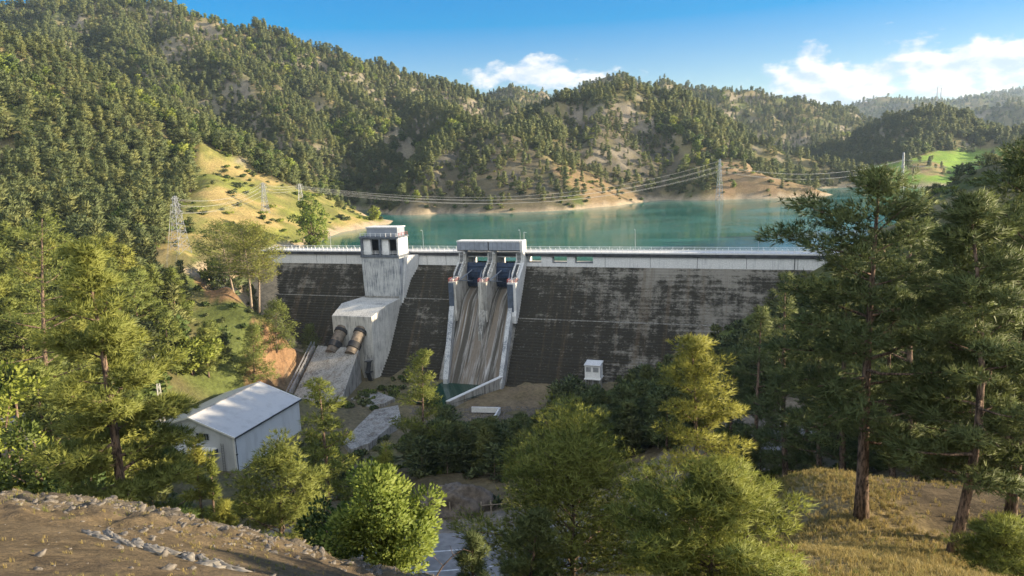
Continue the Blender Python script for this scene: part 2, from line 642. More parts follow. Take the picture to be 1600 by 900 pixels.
# ------------------------------------------------------------------ terrain: ridges far away, control points near
TREE = 9.0   # crest lines below are traced on the tree tops; the ground lies this much lower
RIDGES = []


def ridge(pts, slope, width=25.0, drop=TREE):
    p = [at(*q) for q in pts]
    RIDGES.append((np.array([(a[0], a[1], a[2] - drop) for a in p]), slope, width))


# the big wooded mountain on the left and its spurs
ridge([(-500, 60, 950), (-150, 10, 980), (60, -2, 1000), (180, -14, 1010), (255, -4, 1010), (330, 24, 1010), (440, 44, 1030), (520, 72, 1050), (600, 97, 1080), (660, 117, 1100), (730, 139, 1120), (800, 158, 1130)], 0.86, 12)
ridge([(255, 0, 1000), (320, 70, 900), (400, 150, 790), (455, 230, 690), (500, 290, 610)], 0.78, 8, 3)
ridge([(330, 40, 1010), (385, 90, 910), (430, 150, 810), (480, 215, 720)], 0.8, 8, 3)
ridge([(180, -4, 1005), (215, 60, 890), (245, 120, 800), (300, 190, 690)], 0.8, 8, 3)
ridge([(440, 50, 1025), (500, 130, 910), (545, 195, 800), (575, 250, 720)], 0.78, 8, 3)
ridge([(520, 80, 1050), (570, 140, 930), (610, 200, 830)], 0.8, 8, 3)
ridge([(600, 100, 1080), (640, 165, 980), (665, 215, 880)], 0.78, 8, 3)
ridge([(670, 122, 1100), (700, 165, 1010), (715, 195, 930)], 0.75, 8, 3)
ridge([(100, 0, 1000), (90, 60, 860), (120, 120, 760)], 0.78, 8, 3)
# left hill in front of it, sunny grass slope down to the lake
ridge([(-450, -20, 480), (-200, 0, 500), (0, 62, 520), (90, 112, 505), (160, 150, 490), (240, 205, 470), (320, 250, 455), (390, 285, 450), (480, 312, 455), (560, 330, 478), (622, 341, 520)], 0.60, 14, 3)
ridge([(160, 150, 490), (150, 230, 410), (190, 300, 340)], 0.55, 14, 4)
ridge([(0, 62, 520), (20, 160, 430), (60, 240, 370)], 0.55, 14, 4)
ridge([(320, 250, 455), (300, 300, 370), (270, 340, 320)], 0.5, 12, 3)
# the central hill with the rocky shaded flank
ridge([(650, 160, 1000), (700, 175, 850), (745, 190, 740), (800, 200, 665), (850, 228, 628), (880, 258, 603), (945, 298, 588), (1000, 322, 588)], 0.92, 8, 5)
ridge([(800, 200, 665), (850, 195, 720), (905, 200, 770), (960, 150, 850)], 0.6, 14, 5)
ridge([(745, 190, 740), (700, 240, 640), (655, 300, 575)], 0.8, 8, 2)
# the hill right of it
ridge([(850, 178, 800), (885, 152, 830), (930, 130, 850), (960, 124, 860), (1010, 136, 860), (1100, 178, 840), (1200, 216, 810), (1290, 240, 790), (1360, 252, 770)], 0.72, 12)
ridge([(1060, 150, 850), (1090, 215, 730), (1120, 258, 660), (1180, 270, 640), (1250, 285, 630), (1310, 303, 630)], 0.62, 12, 3)
ridge([(960, 128, 855), (945, 185, 750), (930, 225, 690)], 0.75, 10, 4)
# long ridge behind
ridge([(900, 150, 1500), (930, 128, 1500), (965, 118, 1500), (1100, 130, 1520), (1150, 134, 1520), (1200, 148, 1520), (1290, 168, 1520), (1340, 192, 1500), (1400, 215, 1450)], 0.5, 30)
ridge([(700, 150, 1750), (770, 142, 1750), (830, 138, 1750), (870, 148, 1700), (930, 160, 1650)], 0.45, 30)
# wooded dome above the meadow on the right
ridge([(1330, 225, 1050), (1370, 200, 1030), (1400, 178, 1020), (1445, 168, 1010), (1500, 168, 1000), (1550, 190, 990), (1590, 212, 980), (1700, 230, 960)], 0.60, 22)
ridge([(1445, 175, 1000), (1440, 225, 880), (1430, 262, 760)], 0.42, 20, 2)
ridge([(1560, 195, 980), (1560, 235, 850), (1540, 268, 740)], 0.36, 25, 1)
ridge([(1660, 225, 900), (1650, 255, 760), (1600, 285, 690)], 0.30, 25, 1)
# far blue hills
ridge([(1200, 215, 3200), (1310, 180, 3200), (1350, 160, 3200), (1385, 151, 3200), (1450, 158, 3250), (1500, 153, 3300), (1560, 150, 3300), (1700, 165, 3300)], 0.35, 60, 12)
ridge([(1480, 160, 4300), (1540, 144, 4300), (1590, 138, 4300), (1700, 135, 4300), (1900, 150, 4300)], 0.35, 60, 12)
ridge([(1500, 205, 2100), (1545, 180, 2100), (1600, 157, 2100), (1700, 140, 2050), (1900, 120, 2000)], 0.35, 40, 10)
ridge([(1650, 240, 700), (1800, 180, 800), (2000, 120, 850), (2300, 60, 850)], 0.5, 30)


def far_height(x, y):
    shp = np.shape(x)
    x = np.ravel(x).astype(float)
    y = np.ravel(y).astype(float)
    r = np.hypot(x, y)
    wob = np.clip(r / 700.0, 0.3, 2.5)
    xs = x + 16 * wob * fbm(x / 130, y / 130, 3, 5)
    ys = y + 16 * wob * fbm(x / 130 + 31, y / 130 + 9, 3, 6)
    z = np.full(x.shape, 40.0)
    for P, k, w in RIDGES:
        best = np.full(x.shape, -1e9)
        for i in range(len(P) - 1):
            ax, ay, az = P[i]
            bx, by, bz = P[i + 1]
            dx, dy = bx - ax, by - ay
            t = np.clip(((xs - ax) * dx + (ys - ay) * dy) / (dx * dx + dy * dy), 0, 1)
            d = np.hypot(xs - ax - t * dx, ys - ay - t * dy)
            best = np.maximum(best, az + t * (bz - az) - k * (np.sqrt(d * d + w * w) - w))
        # smooth maximum
        h = np.clip(0.5 + 0.5 * (best - z) / 9.0, 0, 1)
        z = z + (best - z) * h + 9.0 * h * (1 - h) * 0.5
    rid = 1 - np.abs(fbm(x / 95, y / 95, 4, 11)) * 2
    amp = sstep(WATER_Z, WATER_Z + 50, z) * wob
    z = z + amp * (12.0 * (rid - 0.55) + 3.5 * fbm(x / 22, y / 22, 3, 3))
    far = sstep(1300, 5000, r)
    z = z * (1 - far * 0.0)
    return z.reshape(shp)


CTRL = []


def cp(px, py, Y):
    CTRL.append(at(px, py, Y))


def cw(x, y, z):
    CTRL.append(np.array([x, y, z], float))


# hill top under the camera and the rocky slope on the left
for q in [(0, 0, 98.2), (-8, 0, 98.3), (8, -2, 98.0), (0, -15, 101), (-25, -8, 100), (25, -12, 98), (-50, -5, 99), (60, -20, 98), (-60, 15, 92), (0, 5, 96.3), (-4, 5, 96.4)]:
    cw(*q)
for q in [(0, 890, 9), (150, 890, 9.5), (300, 890, 11), (420, 890, 12), (0, 782, 20), (100, 785, 21), (200, 802, 20.5), (330, 820, 19), (400, 840, 17), (470, 882, 15.5), (560, 922, 13.5), (610, 945, 12.5), (190, 803, 27)]:
    cp(*q)
for q in [(-26, 40, 75), (-40, 50, 70), (-20, 60, 61), (-60, 60, 66), (-80, 40, 80), (-10, 30, 79), (-14, 45, 69), (-90, 80, 62), (-60, 85, 55)]:
    cw(*q)
# middle: the edge in front, the drop to the road, the road bench
for q in [(640, 935, 11.5), (760, 930, 11.5), (850, 908, 11.5), (920, 897, 12), (1000, 900, 13), (1060, 935, 13)]:
    cp(*q)
for q in [(2, 20, 86.5), (5, 28, 81.0), (0, 40, 70), (-3, 52, 61), (-10, 68, 54), (0, 68, 53.5), (10, 68, 54.5), (-20, 72, 53.4), (-40, 70, 54),
          (-30, 90, 53.2), (-12, 92, 53.3), (0, 92, 53.3), (8, 95, 53.6), (-12, 102, 52.5), (4, 104, 52.5), (20, 62, 62), (12, 45, 71), (-10, 80, 53.4), (5, 80, 53.4), (20, 82, 55)]:
    cw(*q)
# slope below the road to the river and dam toe
for q in [(0, 120, 47), (-18, 122, 46), (0, 140, 39), (-20, 145, 36), (0, 165, 30), (-10, 180, 26), (0, 200, 24.6), (-5, 220, 24.2), (-28, 200, 24.0), (-40, 160, 25.5), (-58, 150, 26), (-55, 125, 36), (-80, 150, 25.5),
          (-60, 178, 26.5), (-52, 195, 27.5), (-85, 178, 25.2), (-98, 175, 27), (-60, 215, 27), (-75, 225, 31), (-45, 225, 24.5), (-35, 240, 24.2), (-90, 125, 38), (-70, 105, 48), (15, 222, 24.5), (30, 218, 26)]:
    cw(*q)
# right-hand spur with the dry grass
for q in [(1200, 740, 42), (1270, 727, 40), (1345, 752, 38), (1290, 770, 34), (1345, 806, 31), (1487, 868, 27), (1240, 840, 22), (1180, 908, 17), (1300, 890, 18), (1420, 880, 22), (1530, 895, 24), (1585, 842, 29), (1120, 930, 16)]:
    cp(*q)
for q in [(13, 50, 74), (24, 48, 76), (34, 45, 77), (36, 30, 83), (45, 30, 82), (60, 20, 88), (100, 20, 92), (50, 50, 74), (26, 62, 66), (32, 85, 62.5), (45, 85, 64), (62, 70, 70), (85, 80, 78), (100, 60, 86),
          (40, 105, 60), (62, 110, 64), (45, 140, 47), (60, 150, 52), (35, 170, 33), (55, 185, 37), (42, 205, 29), (68, 205, 42), (85, 212, 53), (98, 217, 63), (110, 222, 70), (125, 210, 79), (130, 150, 87), (100, 110, 74),
          (155, 200, 90), (160, 160, 95), (160, 100, 94), (160, 20, 98), (200, 180, 99), (260, 100, 112), (260, 200, 108), (200, 240, 92), (150, 245, 82), (135, 275, 63), (165, 275, 80), (160, 305, 60), (190, 300, 88), (230, 310, 93), (260, 280, 98), (330, 200, 112), (420, 100, 112), (420, 300, 100), (-400, 60, 75), (-400, 200, 80)]:
    cw(*q)
# left abutment: terrace, bluff, gully, hillside
for q in [(283, 394, 270), (240, 394, 272), (430, 396, 300), (360, 402, 290), (300, 345, 330), (410, 398, 294), (360, 442, 245), (400, 490, 235), (330, 476, 238), (300, 440, 255), (455, 520, 236), (478, 556, 231), (430, 535, 230),
          (450, 600, 222), (330, 560, 212), (300, 604, 200), (250, 600, 190), (200, 560, 188), (200, 480, 220), (120, 500, 190), (60, 560, 150), (20, 480, 190), (0, 420, 240), (100, 400, 265), (180, 400, 270), (20, 640, 95), (-100, 560, 120), (-200, 500, 150), (-200, 420, 220), (100, 640, 120), (215, 640, 160)]:
    cp(*q)
# behind the dam and under the lake
for s, n, z in [(-2, -26, -2), (20, -30, -18), (60, -30, -25), (110, -30, -25), (170, -30, -20), (205, -32, -9), (20, 36, -38), (66, 40, -43), (112, 34, -43), (140, 34, -41), (165, 34, -36), (185, 30, -25), (10, 24, -30), (-6, 14, -14)]:
    CTRL.append(dam_pt(s, n, z))
_ex = np.array([(-330, 345), (-270, 340), (-220, 340), (-180, 338), (-150, 338), (-125, 340), (150, 350), (210, 375), (280, 385), (340, 385), (0, 345), (70, 340), (-70, 350)], float)
for (x_, y_), z_ in zip(_ex, far_height(_ex[:, 0], _ex[:, 1])):
    cw(x_, y_, z_)
CTRL = np.array(CTRL)


def _phi(d):
    return np.sqrt(d * d + 9.0)


_n = len(CTRL)
_A = np.zeros((_n + 3, _n + 3))
_A[:_n, :_n] = _phi(np.hypot(CTRL[:, None, 0] - CTRL[None, :, 0], CTRL[:, None, 1] - CTRL[None, :, 1]))
_A[:_n, :_n] -= np.eye(_n) * 0.6
_A[:_n, _n] = _A[_n, :_n] = 1
_A[:_n, _n + 1] = _A[_n + 1, :_n] = CTRL[:, 0]
_A[:_n, _n + 2] = _A[_n + 2, :_n] = CTRL[:, 1]
_W = np.linalg.solve(_A, np.concatenate([CTRL[:, 2], np.zeros(3)]))


def near_height(x, y):
    z = _W[_n] + _W[_n + 1] * x + _W[_n + 2] * y
    for i in range(_n):
        z = z + _W[i] * _phi(np.hypot(x - CTRL[i, 0], y - CTRL[i, 1]))
    z = np.clip(z, 15.0, 116.0)
    r = np.hypot(x, y)
    a = np.clip(r / 60.0, 0.12, 1.0)
    z = z + a * (1.1 * fbm(x / 14, y / 14, 4, 21) + 0.35 * fbm(x / 3.1, y / 3.1, 3, 23))
    d = np.hypot(x + 2.0, y)
    rim = sstep(14.5, 18.5, d) * (1 - sstep(25, 32, d)) * sstep(0.5, -3, x)
    z = z + rim * (0.42 * (0.5 - np.abs(fbm(x / 1.3, y / 0.8, 4, 71))) + 0.25 * fbm(x / 0.5, y / 0.5, 2, 73))
    return z


ROAD_PTS = [(-120, 106), (-80, 90), (-50, 80.5), (-28, 76.6), (-12, 77.0), (0, 78.4), (12, 82), (25, 89.5), (38, 100), (50, 114)]


def road_dist(x, y):
    d = np.full(np.shape(x), 1e9)
    for (ax, ay), (bx, by) in zip(ROAD_PTS[:-1], ROAD_PTS[1:]):
        dx, dy = bx - ax, by - ay
        t = np.clip(((x - ax) * dx + (y - ay) * dy) / (dx * dx + dy * dy), 0, 1)
        d = np.minimum(d, np.hypot(x - ax - t * dx, y - ay - t * dy))
    return d


# ground pads that are level: (centre x, y, half length, half width, rotation, z)
def pad(x, y, z, cx, cy, hx, hy, rot, pz, soft):
    c, s = math.cos(rot), math.sin(rot)
    u = np.abs((x - cx) * c + (y - cy) * s) - hx
    v = np.abs(-(x - cx) * s + (y - cy) * c) - hy
    w = 1 - sstep(0, soft, np.maximum(u, v))
    return z * (1 - w) + pz * w


def height(x, y):
    x = np.asarray(x, float)
    y = np.asarray(y, float)
    s, n = to_dam(x, y)
    wl = sstep(-60, -110, x) * (1 - sstep(0, 40, x))
    # the far relief takes over behind the dam and behind the left and right banks
    wf_mid = sstep(-18, -48, n)
    wf_side = sstep(285, 345, y - 35 * sstep(100, 180, x))
    side = np.maximum(sstep(2, -25, s), sstep(208, 240, s))
    wf = wf_mid * (1 - side) + wf_side * side
    z = np.zeros(x.shape)
    nearm = wf < 0.999
    farm = wf > 0.001
    if nearm.any():
        zn = near_height(x[nearm], y[nearm])
        z[nearm] += zn * (1 - wf[nearm])
    if farm.any():
        z[farm] += far_height(x[farm], y[farm]) * wf[farm]
    rd = road_dist(x, y)
    w = (1 - sstep(5.0, 9.0, rd)) * (np.abs(x) < 130)
    z = z * (1 - w) + ROAD_Z * w
    cut = ZC - 32.6 - (n - 33) * 0.505
    cut = np.where(s > 55.5 + (n - 33) * 0.26, ZC - 43.4, cut)
    wc = (1 - sstep(0, 6, np.maximum(np.maximum(37.5 - s, s - 64), np.maximum(20 - n, n - 60))))
    z = np.where(wc > 0, z * (1 - wc) + np.minimum(z, np.maximum(cut, ZC - 43.4)) * wc, z)
    z = pad(x, y, z, -73.5, 185, 17, 15, R(73.9), 25.2, 5)
    z = pad(x, y, z, *dam_pt(97, 33)[:2], 15, 7, DANG, ZC - 43.6, 6)
    return z


# polar sheet: fine near the camera, coarse far away
NA, NR = 460, 700
ANG = np.radians(np.linspace(-66, 72, NA))
RAD = 1.6 * (5600 / 1.6) ** np.linspace(0, 1, NR)
GA, GR = np.meshgrid(ANG, RAD)
GX, GY = GR * np.sin(GA), GR * np.cos(GA) - 1.0
GZ = height(GX, GY)
_L0, _L1 = math.log(RAD[0]), math.log(RAD[-1])


def hgt(x, y):
    """ground height read back from the sheet"""
    x = np.asarray(x, float)
    y = np.asarray(y, float) + 1.0
    a = (np.arctan2(x, y) - ANG[0]) / (ANG[-1] - ANG[0]) * (NA - 1)
    r = (np.log(np.maximum(np.hypot(x, y), RAD[0])) - _L0) / (_L1 - _L0) * (NR - 1)
    a = np.clip(a, 0, NA - 1.001)
    r = np.clip(r, 0, NR - 1.001)
    i, j = r.astype(int), a.astype(int)
    fr, fa = r - i, a - j
    return (GZ[i, j] * (1 - fr) * (1 - fa) + GZ[i + 1, j] * fr * (1 - fa) + GZ[i, j + 1] * (1 - fr) * fa + GZ[i + 1, j + 1] * fr * fa)


def h1(x, y):
    return float(hgt(np.array([x]), np.array([y]))[0])


# areas of ground cover and of flanks darkened for shade, outlined where the photograph shows them: (polygon, nearest, farthest)
P_GRASS = [([(312, 222), (345, 236), (420, 280), (560, 322), (650, 338), (505, 380), (440, 385), (300, 400), (250, 390), (300, 300)], 250, 560)]
P_MEADOW = [([(1340, 262), (1420, 250), (1465, 236), (1560, 232), (1700, 236), (1700, 310), (1440, 310), (1370, 292)], 560, 960)]
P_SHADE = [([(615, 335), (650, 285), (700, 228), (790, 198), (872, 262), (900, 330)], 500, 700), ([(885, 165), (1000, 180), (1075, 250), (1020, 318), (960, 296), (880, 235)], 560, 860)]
P_EARTH = [([(1120, 250), (1200, 255), (1310, 290), (1310, 310), (1120, 312)], 560, 700), ([(395, 500), (470, 512), (505, 560), (470, 610), (380, 610)], 200, 250), ([(300, 428), (390, 425), (400, 470), (330, 470)], 225, 265),
           ([(860, 262), (900, 262), (1000, 305), (1010, 325), (930, 330)], 550, 640), ([(730, 600), (860, 598), (850, 640), (730, 640)], 195, 240), ([(1420, 255), (1470, 250), (1480, 275), (1420, 272)], 650, 800)]


def area(px, py, Y, polys):
    m = np.zeros(np.shape(px), bool)
    for p, a, b in polys:
        m |= in_poly(px, py, p) & (Y > a) & (Y < b)
    return m


def build_terrain():
    V = np.stack([GX.ravel(), GY.ravel(), GZ.ravel()], 1)
    i, j = np.meshgrid(np.arange(NR - 1), np.arange(NA - 1), indexing='ij')
    a = (i * NA + j).ravel()
    F = np.stack([a, a + 1, a + NA + 1, a + NA], 1)
    me = mesh_arrays('ground', V, F)
    me.polygons.foreach_set('use_smooth', np.ones(len(F), bool))
    x, y, z = V.T
    px, py = proj(x, y, z)
    n1 = fbm(x / 35, y / 35, 4, 41)
    n2 = fbm(x / 7, y / 7, 4, 43)
    n3 = fbm(x / 1.3, y / 1.3, 3, 47)
    c = np.zeros((len(V), 3))

    def put(w, col):
        w = np.clip(w, 0, 1)[:, None]
        c[:] = c * (1 - w) + np.array(col) * w
    put(np.ones(len(V)), (0.105, 0.098, 0.045))                      # forest floor, scrubby grass
    put(sstep(0.0, 0.35, n1), (0.20, 0.17, 0.085))                   # dry openings
    put(sstep(0.05, 0.4, -n1 + 0.3 * n2), (0.085, 0.105, 0.032))
    put(area(px, py, y, P_GRASS) * (0.55 + 0.5 * n2), (0.22, 0.235, 0.055))
    put(area(px, py, y, P_GRASS) * sstep(0.0, 0.4, n1 + 0.5 * n2), (0.30, 0.235, 0.10))
    put(area(px, py, y, P_MEADOW) * 1.0, (0.17, 0.27, 0.045))
    put(area(px, py, y, P_MEADOW) * sstep(0.1, 0.5, n2), (0.24, 0.28, 0.07))
    put(area(px, py, y, P_SHADE) * (0.8 + 0.4 * n2), (0.100, 0.088, 0.060))  # the flanks' shade put into a darker ground colour
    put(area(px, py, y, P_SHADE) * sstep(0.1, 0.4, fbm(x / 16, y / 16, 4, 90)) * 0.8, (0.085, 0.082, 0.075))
    put(area(px, py, y, P_EARTH) * (0.75 + 0.5 * n2), (0.235, 0.165, 0.095))
    put(area(px, py, y, P_EARTH) * (y < 262) * (y > 205) * (x < -50) * (0.85 + 0.4 * n2), (0.19, 0.118, 0.068))
    # eroded shore
    put(sstep(WATER_Z + 3.2 + 1.5 * n2, WATER_Z + 1.6 + 1.5 * n2, z) * (y > 260), (0.33, 0.27, 0.19))
    # steep faces show rock
    gz0 = np.gradient(GZ, axis=0) / np.maximum(np.gradient(GR, axis=0), 1e-3)
    gz1 = np.gradient(GZ, axis=1) / np.maximum(GR * (ANG[1] - ANG[0]), 1e-3)
    sl = np.hypot(gz0, gz1).ravel()
    put(sstep(0.75, 1.1, sl + 0.3 * n2) * (y > 300) * 0.8, (0.21, 0.185, 0.15))
    # valley floor
    vf = (z < 30) & (y > 120) & (y < 262)
    put(vf * (0.6 + 0.4 * n2), (0.16, 0.135, 0.095))
    # foreground: dry grass, stony crust on the left slope
    fg = (np.hypot(x, y) < 55) & (z > 70)
    put(fg * 1.0, (0.24, 0.19, 0.10))
    put(fg * sstep(0, -4, x), (0.128, 0.098, 0.060))  # brown soil, darkened further so its colour also carries the slope's shade
    put(fg * sstep(0.0, 0.5, n2 + 0.3 * n1) * 0.7, (0.27, 0.215, 0.11))
    put(fg * (x < 0) * sstep(-0.25, 0.2, n3 + 0.4 * n2) * 0.85, (0.125, 0.095, 0.06))
    st = fg * (x < -1) * sstep(17.0, 19.5, np.hypot(x + 2.0, y))
    put(st * (0.75 + 0.4 * n3), (0.105, 0.093, 0.075))
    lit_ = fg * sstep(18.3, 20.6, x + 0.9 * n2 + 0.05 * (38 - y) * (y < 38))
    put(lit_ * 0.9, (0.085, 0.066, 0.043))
    # under the pines by the road: needle litter
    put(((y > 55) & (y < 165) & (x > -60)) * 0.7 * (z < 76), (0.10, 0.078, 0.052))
    put((road_dist(x, y) < 11) & (y > 40), (0.20, 0.18, 0.15))
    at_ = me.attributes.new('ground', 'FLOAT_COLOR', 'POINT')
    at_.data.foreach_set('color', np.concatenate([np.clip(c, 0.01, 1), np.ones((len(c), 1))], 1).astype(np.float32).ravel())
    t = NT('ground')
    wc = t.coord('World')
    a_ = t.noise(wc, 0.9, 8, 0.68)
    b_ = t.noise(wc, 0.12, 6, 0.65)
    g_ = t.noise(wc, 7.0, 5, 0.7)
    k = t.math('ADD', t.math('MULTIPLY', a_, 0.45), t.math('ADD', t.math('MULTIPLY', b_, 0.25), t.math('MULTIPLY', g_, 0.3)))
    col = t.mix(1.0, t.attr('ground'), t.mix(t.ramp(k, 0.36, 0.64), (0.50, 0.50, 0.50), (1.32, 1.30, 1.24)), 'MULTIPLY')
    t.bump(t.math('ADD', a_, t.math('MULTIPLY', g_, 0.25)), 0.7, 0.35)
    t.done(col, 0.95, spec=0.1)
    me.materials.append(t.m)
    o = bpy.data.objects.new('ground', me)
    COL.objects.link(o)
    tag(o, kind='structure')


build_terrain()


def build_water():
    t = NT('lake_water')
    wc = t.coord('World', (1.0, 1.0, 1.0))
    n1 = t.noise(t.coord('World', (0.55, 1.1, 1)), 0.8, 3, 0.55)
    n2 = t.noise(t.coord('World', (0.012, 0.02, 1)), 1.0, 5, 0.6, 0.8)
    t.bump(n1, 0.16, 0.12)
    c = t.mix(t.ramp(n2, 0.35, 0.65), (0.018, 0.120, 0.098), (0.036, 0.165, 0.140))
    t.done(c, t.ramp(n2, 0.30, 0.70, 0.05, 0.18), spec=0.5)
    t.b.inputs['IOR'].default_value = 1.33
    b = MB()
    p = [dam_pt(-60, -6.9), dam_pt(250, -6.9)]
    b.add([(p[0][0], p[0][1], WATER_Z), (p[1][0], p[1][1], WATER_Z), (900, 420, WATER_Z), (1100, 900, WATER_Z), (-500, 900, WATER_Z), (-320, 450, WATER_Z)], [(0, 1, 2, 3, 4, 5)])
    tag(b.build('lake_water', t.m), kind='structure')
    # stilling pool below the chute
    t = NT('pool_water')
    n1 = t.noise(t.coord('World'), 1.2, 3)
    t.bump(n1, 0.1, 0.05)
    t.done((0.012, 0.045, 0.030), 0.12)
    b = MB()
    q = [dam_pt(86.5, 28, -43.1), dam_pt(108.5, 27.5, -43.1), dam_pt(104, 40, -43.1), dam_pt(98, 50, -43.1), dam_pt(84, 50, -43.1)]
    b.add(q, [(0, 1, 2, 3, 4)])
    tag(b.build('pool_water', t.m), kind='structure')


build_water()


def ground_hit(px, py, y0=4.0, y1=4000.0):
    """where the line of sight through a photograph pixel meets the ground"""
    Y = np.geomspace(y0, y1, 2500)
    v = ray(px, py)
    X = v[0] / v[1] * Y
    Z = CAMZ + v[2] / v[1] * Y
    below = np.nonzero(Z < hgt(X, Y))[0]
    i = below[0] if len(below) else len(Y) - 1
    return np.array([X[i], Y[i], float(hgt(X[i:i + 1], Y[i:i + 1])[0])])


# ------------------------------------------------------------------ road
def ribbon(pts, off, half, z):
    """strip along a polyline (smoothed), shifted sideways by off"""
    P = [Vector((a, b, 0)) for a, b in pts]
    Q = []
    for i in range(len(P) - 1):
        p0, p1, p2, p3 = P[max(i - 1, 0)], P[i], P[i + 1], P[min(i + 2, len(P) - 1)]
        for k in range(8):
            t = k / 8
            Q.append(0.5 * ((2 * p1) + (p2 - p0) * t + (2 * p0 - 5 * p1 + 4 * p2 - p3) * t * t + (3 * p1 - p0 - 3 * p2 + p3) * t ** 3))
    Q.append(P[-1])
    b = MB()
    vs, fs = [], []
    for i, q in enumerate(Q):
        d = (Q[min(i + 1, len(Q) - 1)] - Q[max(i - 1, 0)]).normalized()
        nn = Vector((-d.y, d.x, 0))
        for k in (-half, half):
            w = q + nn * (off + k)
            vs.append((w.x, w.y, z))
    for i in range(len(Q) - 1):
        fs.append((2 * i, 2 * i + 1, 2 * i + 3, 2 * i + 2))
    return b.add(vs, fs)


tag(ribbon(ROAD_PTS, 1.2, 6.0, ROAD_Z + 0.06).build('road', MAT['asphalt']), kind='structure')
tag(ribbon(ROAD_PTS, 2.3, 0.10, ROAD_Z + 0.068).build('road_marking', MAT['road_paint']), kind='structure')
tag(ribbon(ROAD_PTS, -2.0, 0.08, ROAD_Z + 0.068).build('road_marking', MAT['road_paint']), kind='structure')


# ------------------------------------------------------------------ dam
class DB(MB):
    """mesh builder in dam coordinates (s, n, z) relative to an origin"""
    def __init__(self, o):
        super().__init__()
        self.o = o

    def add(self, vs, fs):
        o = self.o
        return super().add([(p[0] - o[0], -(p[1] - o[1]), p[2] - o[2]) for p in vs], fs)


def dam_thing(name, label, cat, s, n, z, group=None):
    o = thing(name, label, cat, tuple(dam_pt(s, n, z)), DANG, group)
    return o, (s, n, z)


K = 0.66                      # slope of the downstream face, run over rise
Z0 = -5.3                     # foot of the parapet wall


def face_n(z, n0=0.0):
    return n0 + K * (Z0 - z)


S_L, S_SP0, S_SP1, S_R = -14.0, 84.0, 110.0, 222.0
dam, _ = dam_thing('concrete_dam', 'long grey concrete dam with a blackened stepped face holding back the green lake', 'dam', 0, 0, 0)
DO = (0, 0, 0)


def stepped(s0, s1, benches, z_end):
    """stepped downstream face with back and ends"""
    prof = [(-6.8, Z0), (0.0, Z0)]
    z, n, st = Z0, 0.0, 0.9
    while z > z_end:
        z2 = z - st
        prof.append((n, z2 + 0.0))
        n += st * K
        if any(abs(z2 - bz) < 0.46 for bz in benches):
            n += 0.7
        prof.append((n, z2))
        z = z2
    prof.append((n, z_end - 6))
    prof.append((-6.8, z_end - 6))
    b = DB(DO)
    b.prism([(p[0], p[1]) for p in prof], s0, s1)
    return b


stepped(S_L, S_SP0, (-16.6,), -44).build('stepped_face', MAT['stepped'], dam)
stepped(S_SP1, S_R, (-22.8, -34.0), -44).build('stepped_face', MAT['stepped'], dam)
for s0_, s1_, zb in ((S_L, S_SP0 - 0.3, -16.6), (S_SP1 + 0.3, S_R, -22.8)):
    zz = Z0
    nn_ = 0.0
    while zz > zb + 0.46:
        zz -= 0.9
        nn_ += 0.9 * K
    b = DB(DO)
    b.box(s0_, s1_, nn_ + 0.5, nn_ + 0.74, zz - 0.2, zz + 0.06)
    b.build('bench_edge', MAT['concrete_dirty'], dam)
# parapet wall: solid, with three overflow openings right of the spillway
b = DB(DO)
b.box(S_L, S_SP0 - 0.5, -6.6, -0.004, Z0 + 0.004, -1.5)
b.build('parapet_wall', MAT['concrete_white'], dam)
b = DB(DO)
ops = [(111.0, 116.2), (120.4, 126.0), (128.9, 135.6)]
b.box(S_SP1 + 0.5, S_R, -6.6, -0.004, Z0 + 0.004, -4.05)
edges = [S_SP1 + 0.5] + [v for o_ in ops for v in o_] + [S_R]
for i in range(0, len(edges), 2):
    if edges[i + 1] - edges[i] > 0.6:
        b.box(edges[i], edges[i + 1], -6.6 if i == len(edges) - 2 else -3.2, -0.012, -4.046, -1.5)
b.build('parapet_wall', MAT['concrete_white'], dam)
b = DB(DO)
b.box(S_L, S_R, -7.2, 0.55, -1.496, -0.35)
b.build('deck_beam', MAT['dark_band'], dam)  # beam in a darker tone than kerb and parapet
b = DB(DO)
b.box(S_L, S_R, -7.3, -6.8, -0.346, 0.14)
b.box(S_L, S_R, 0.05, 0.62, -0.346, 0.14)
b.box(S_L, S_R, -6.796, 0.046, -0.346, -0.08)
b.build('deck_kerb', MAT['concrete_white'], dam)
# expansion joints and a drain pipe on the right parapet
for s_ in (140, 156, 172, 188, 204, 20, 34, 70, 78):
    b = DB(DO)
    b.box(s_ - 0.07, s_ + 0.07, 0.0, 0.02, Z0 + 0.1, -1.6)
    b.build('joint', MAT['dark_steel'], dam)
b = DB(DO)
b.tube([(203, 0.12, -1.4), (203, 0.12, -5.2)], 0.12)
b.build('drain_pipe', MAT['dark_steel'], dam)

# railings along the crest: downstream and upstream edge, by stretch
post_b = MB()
post_b.box(-0.09, 0.09, -0.09, 0.09, 0, 1.35)
post_me = post_b.mesh('post', MAT['white_paint'])
post_thin = MB()
post_thin.box(-0.05, 0.05, -0.05, 0.05, 0, 1.2)
post_thin_me = post_thin.mesh('post', MAT['white_paint'])


def railing(s0, s1, n, label, step=1.85, grp='crest railings', me=None):
    o, org = dam_thing('crest_railing', label, 'railing', s0, n, 0.14, grp)
    L = s1 - s0
    b = DB(org)
    for z, r in ((0.45, 0.035), (0.85, 0.035), (1.12, 0.045)):
        b.tube([(s0, n, 0.14 + z), (s1, n, 0.14 + z)], r, 4)
    b.build('rail', MAT['white_paint'], o)
    k = max(2, int(L / step))
    for i in range(k + 1):
        p = part('post', me or post_me, o)
        p.location = (L * i / k, 0, 0)
    return o


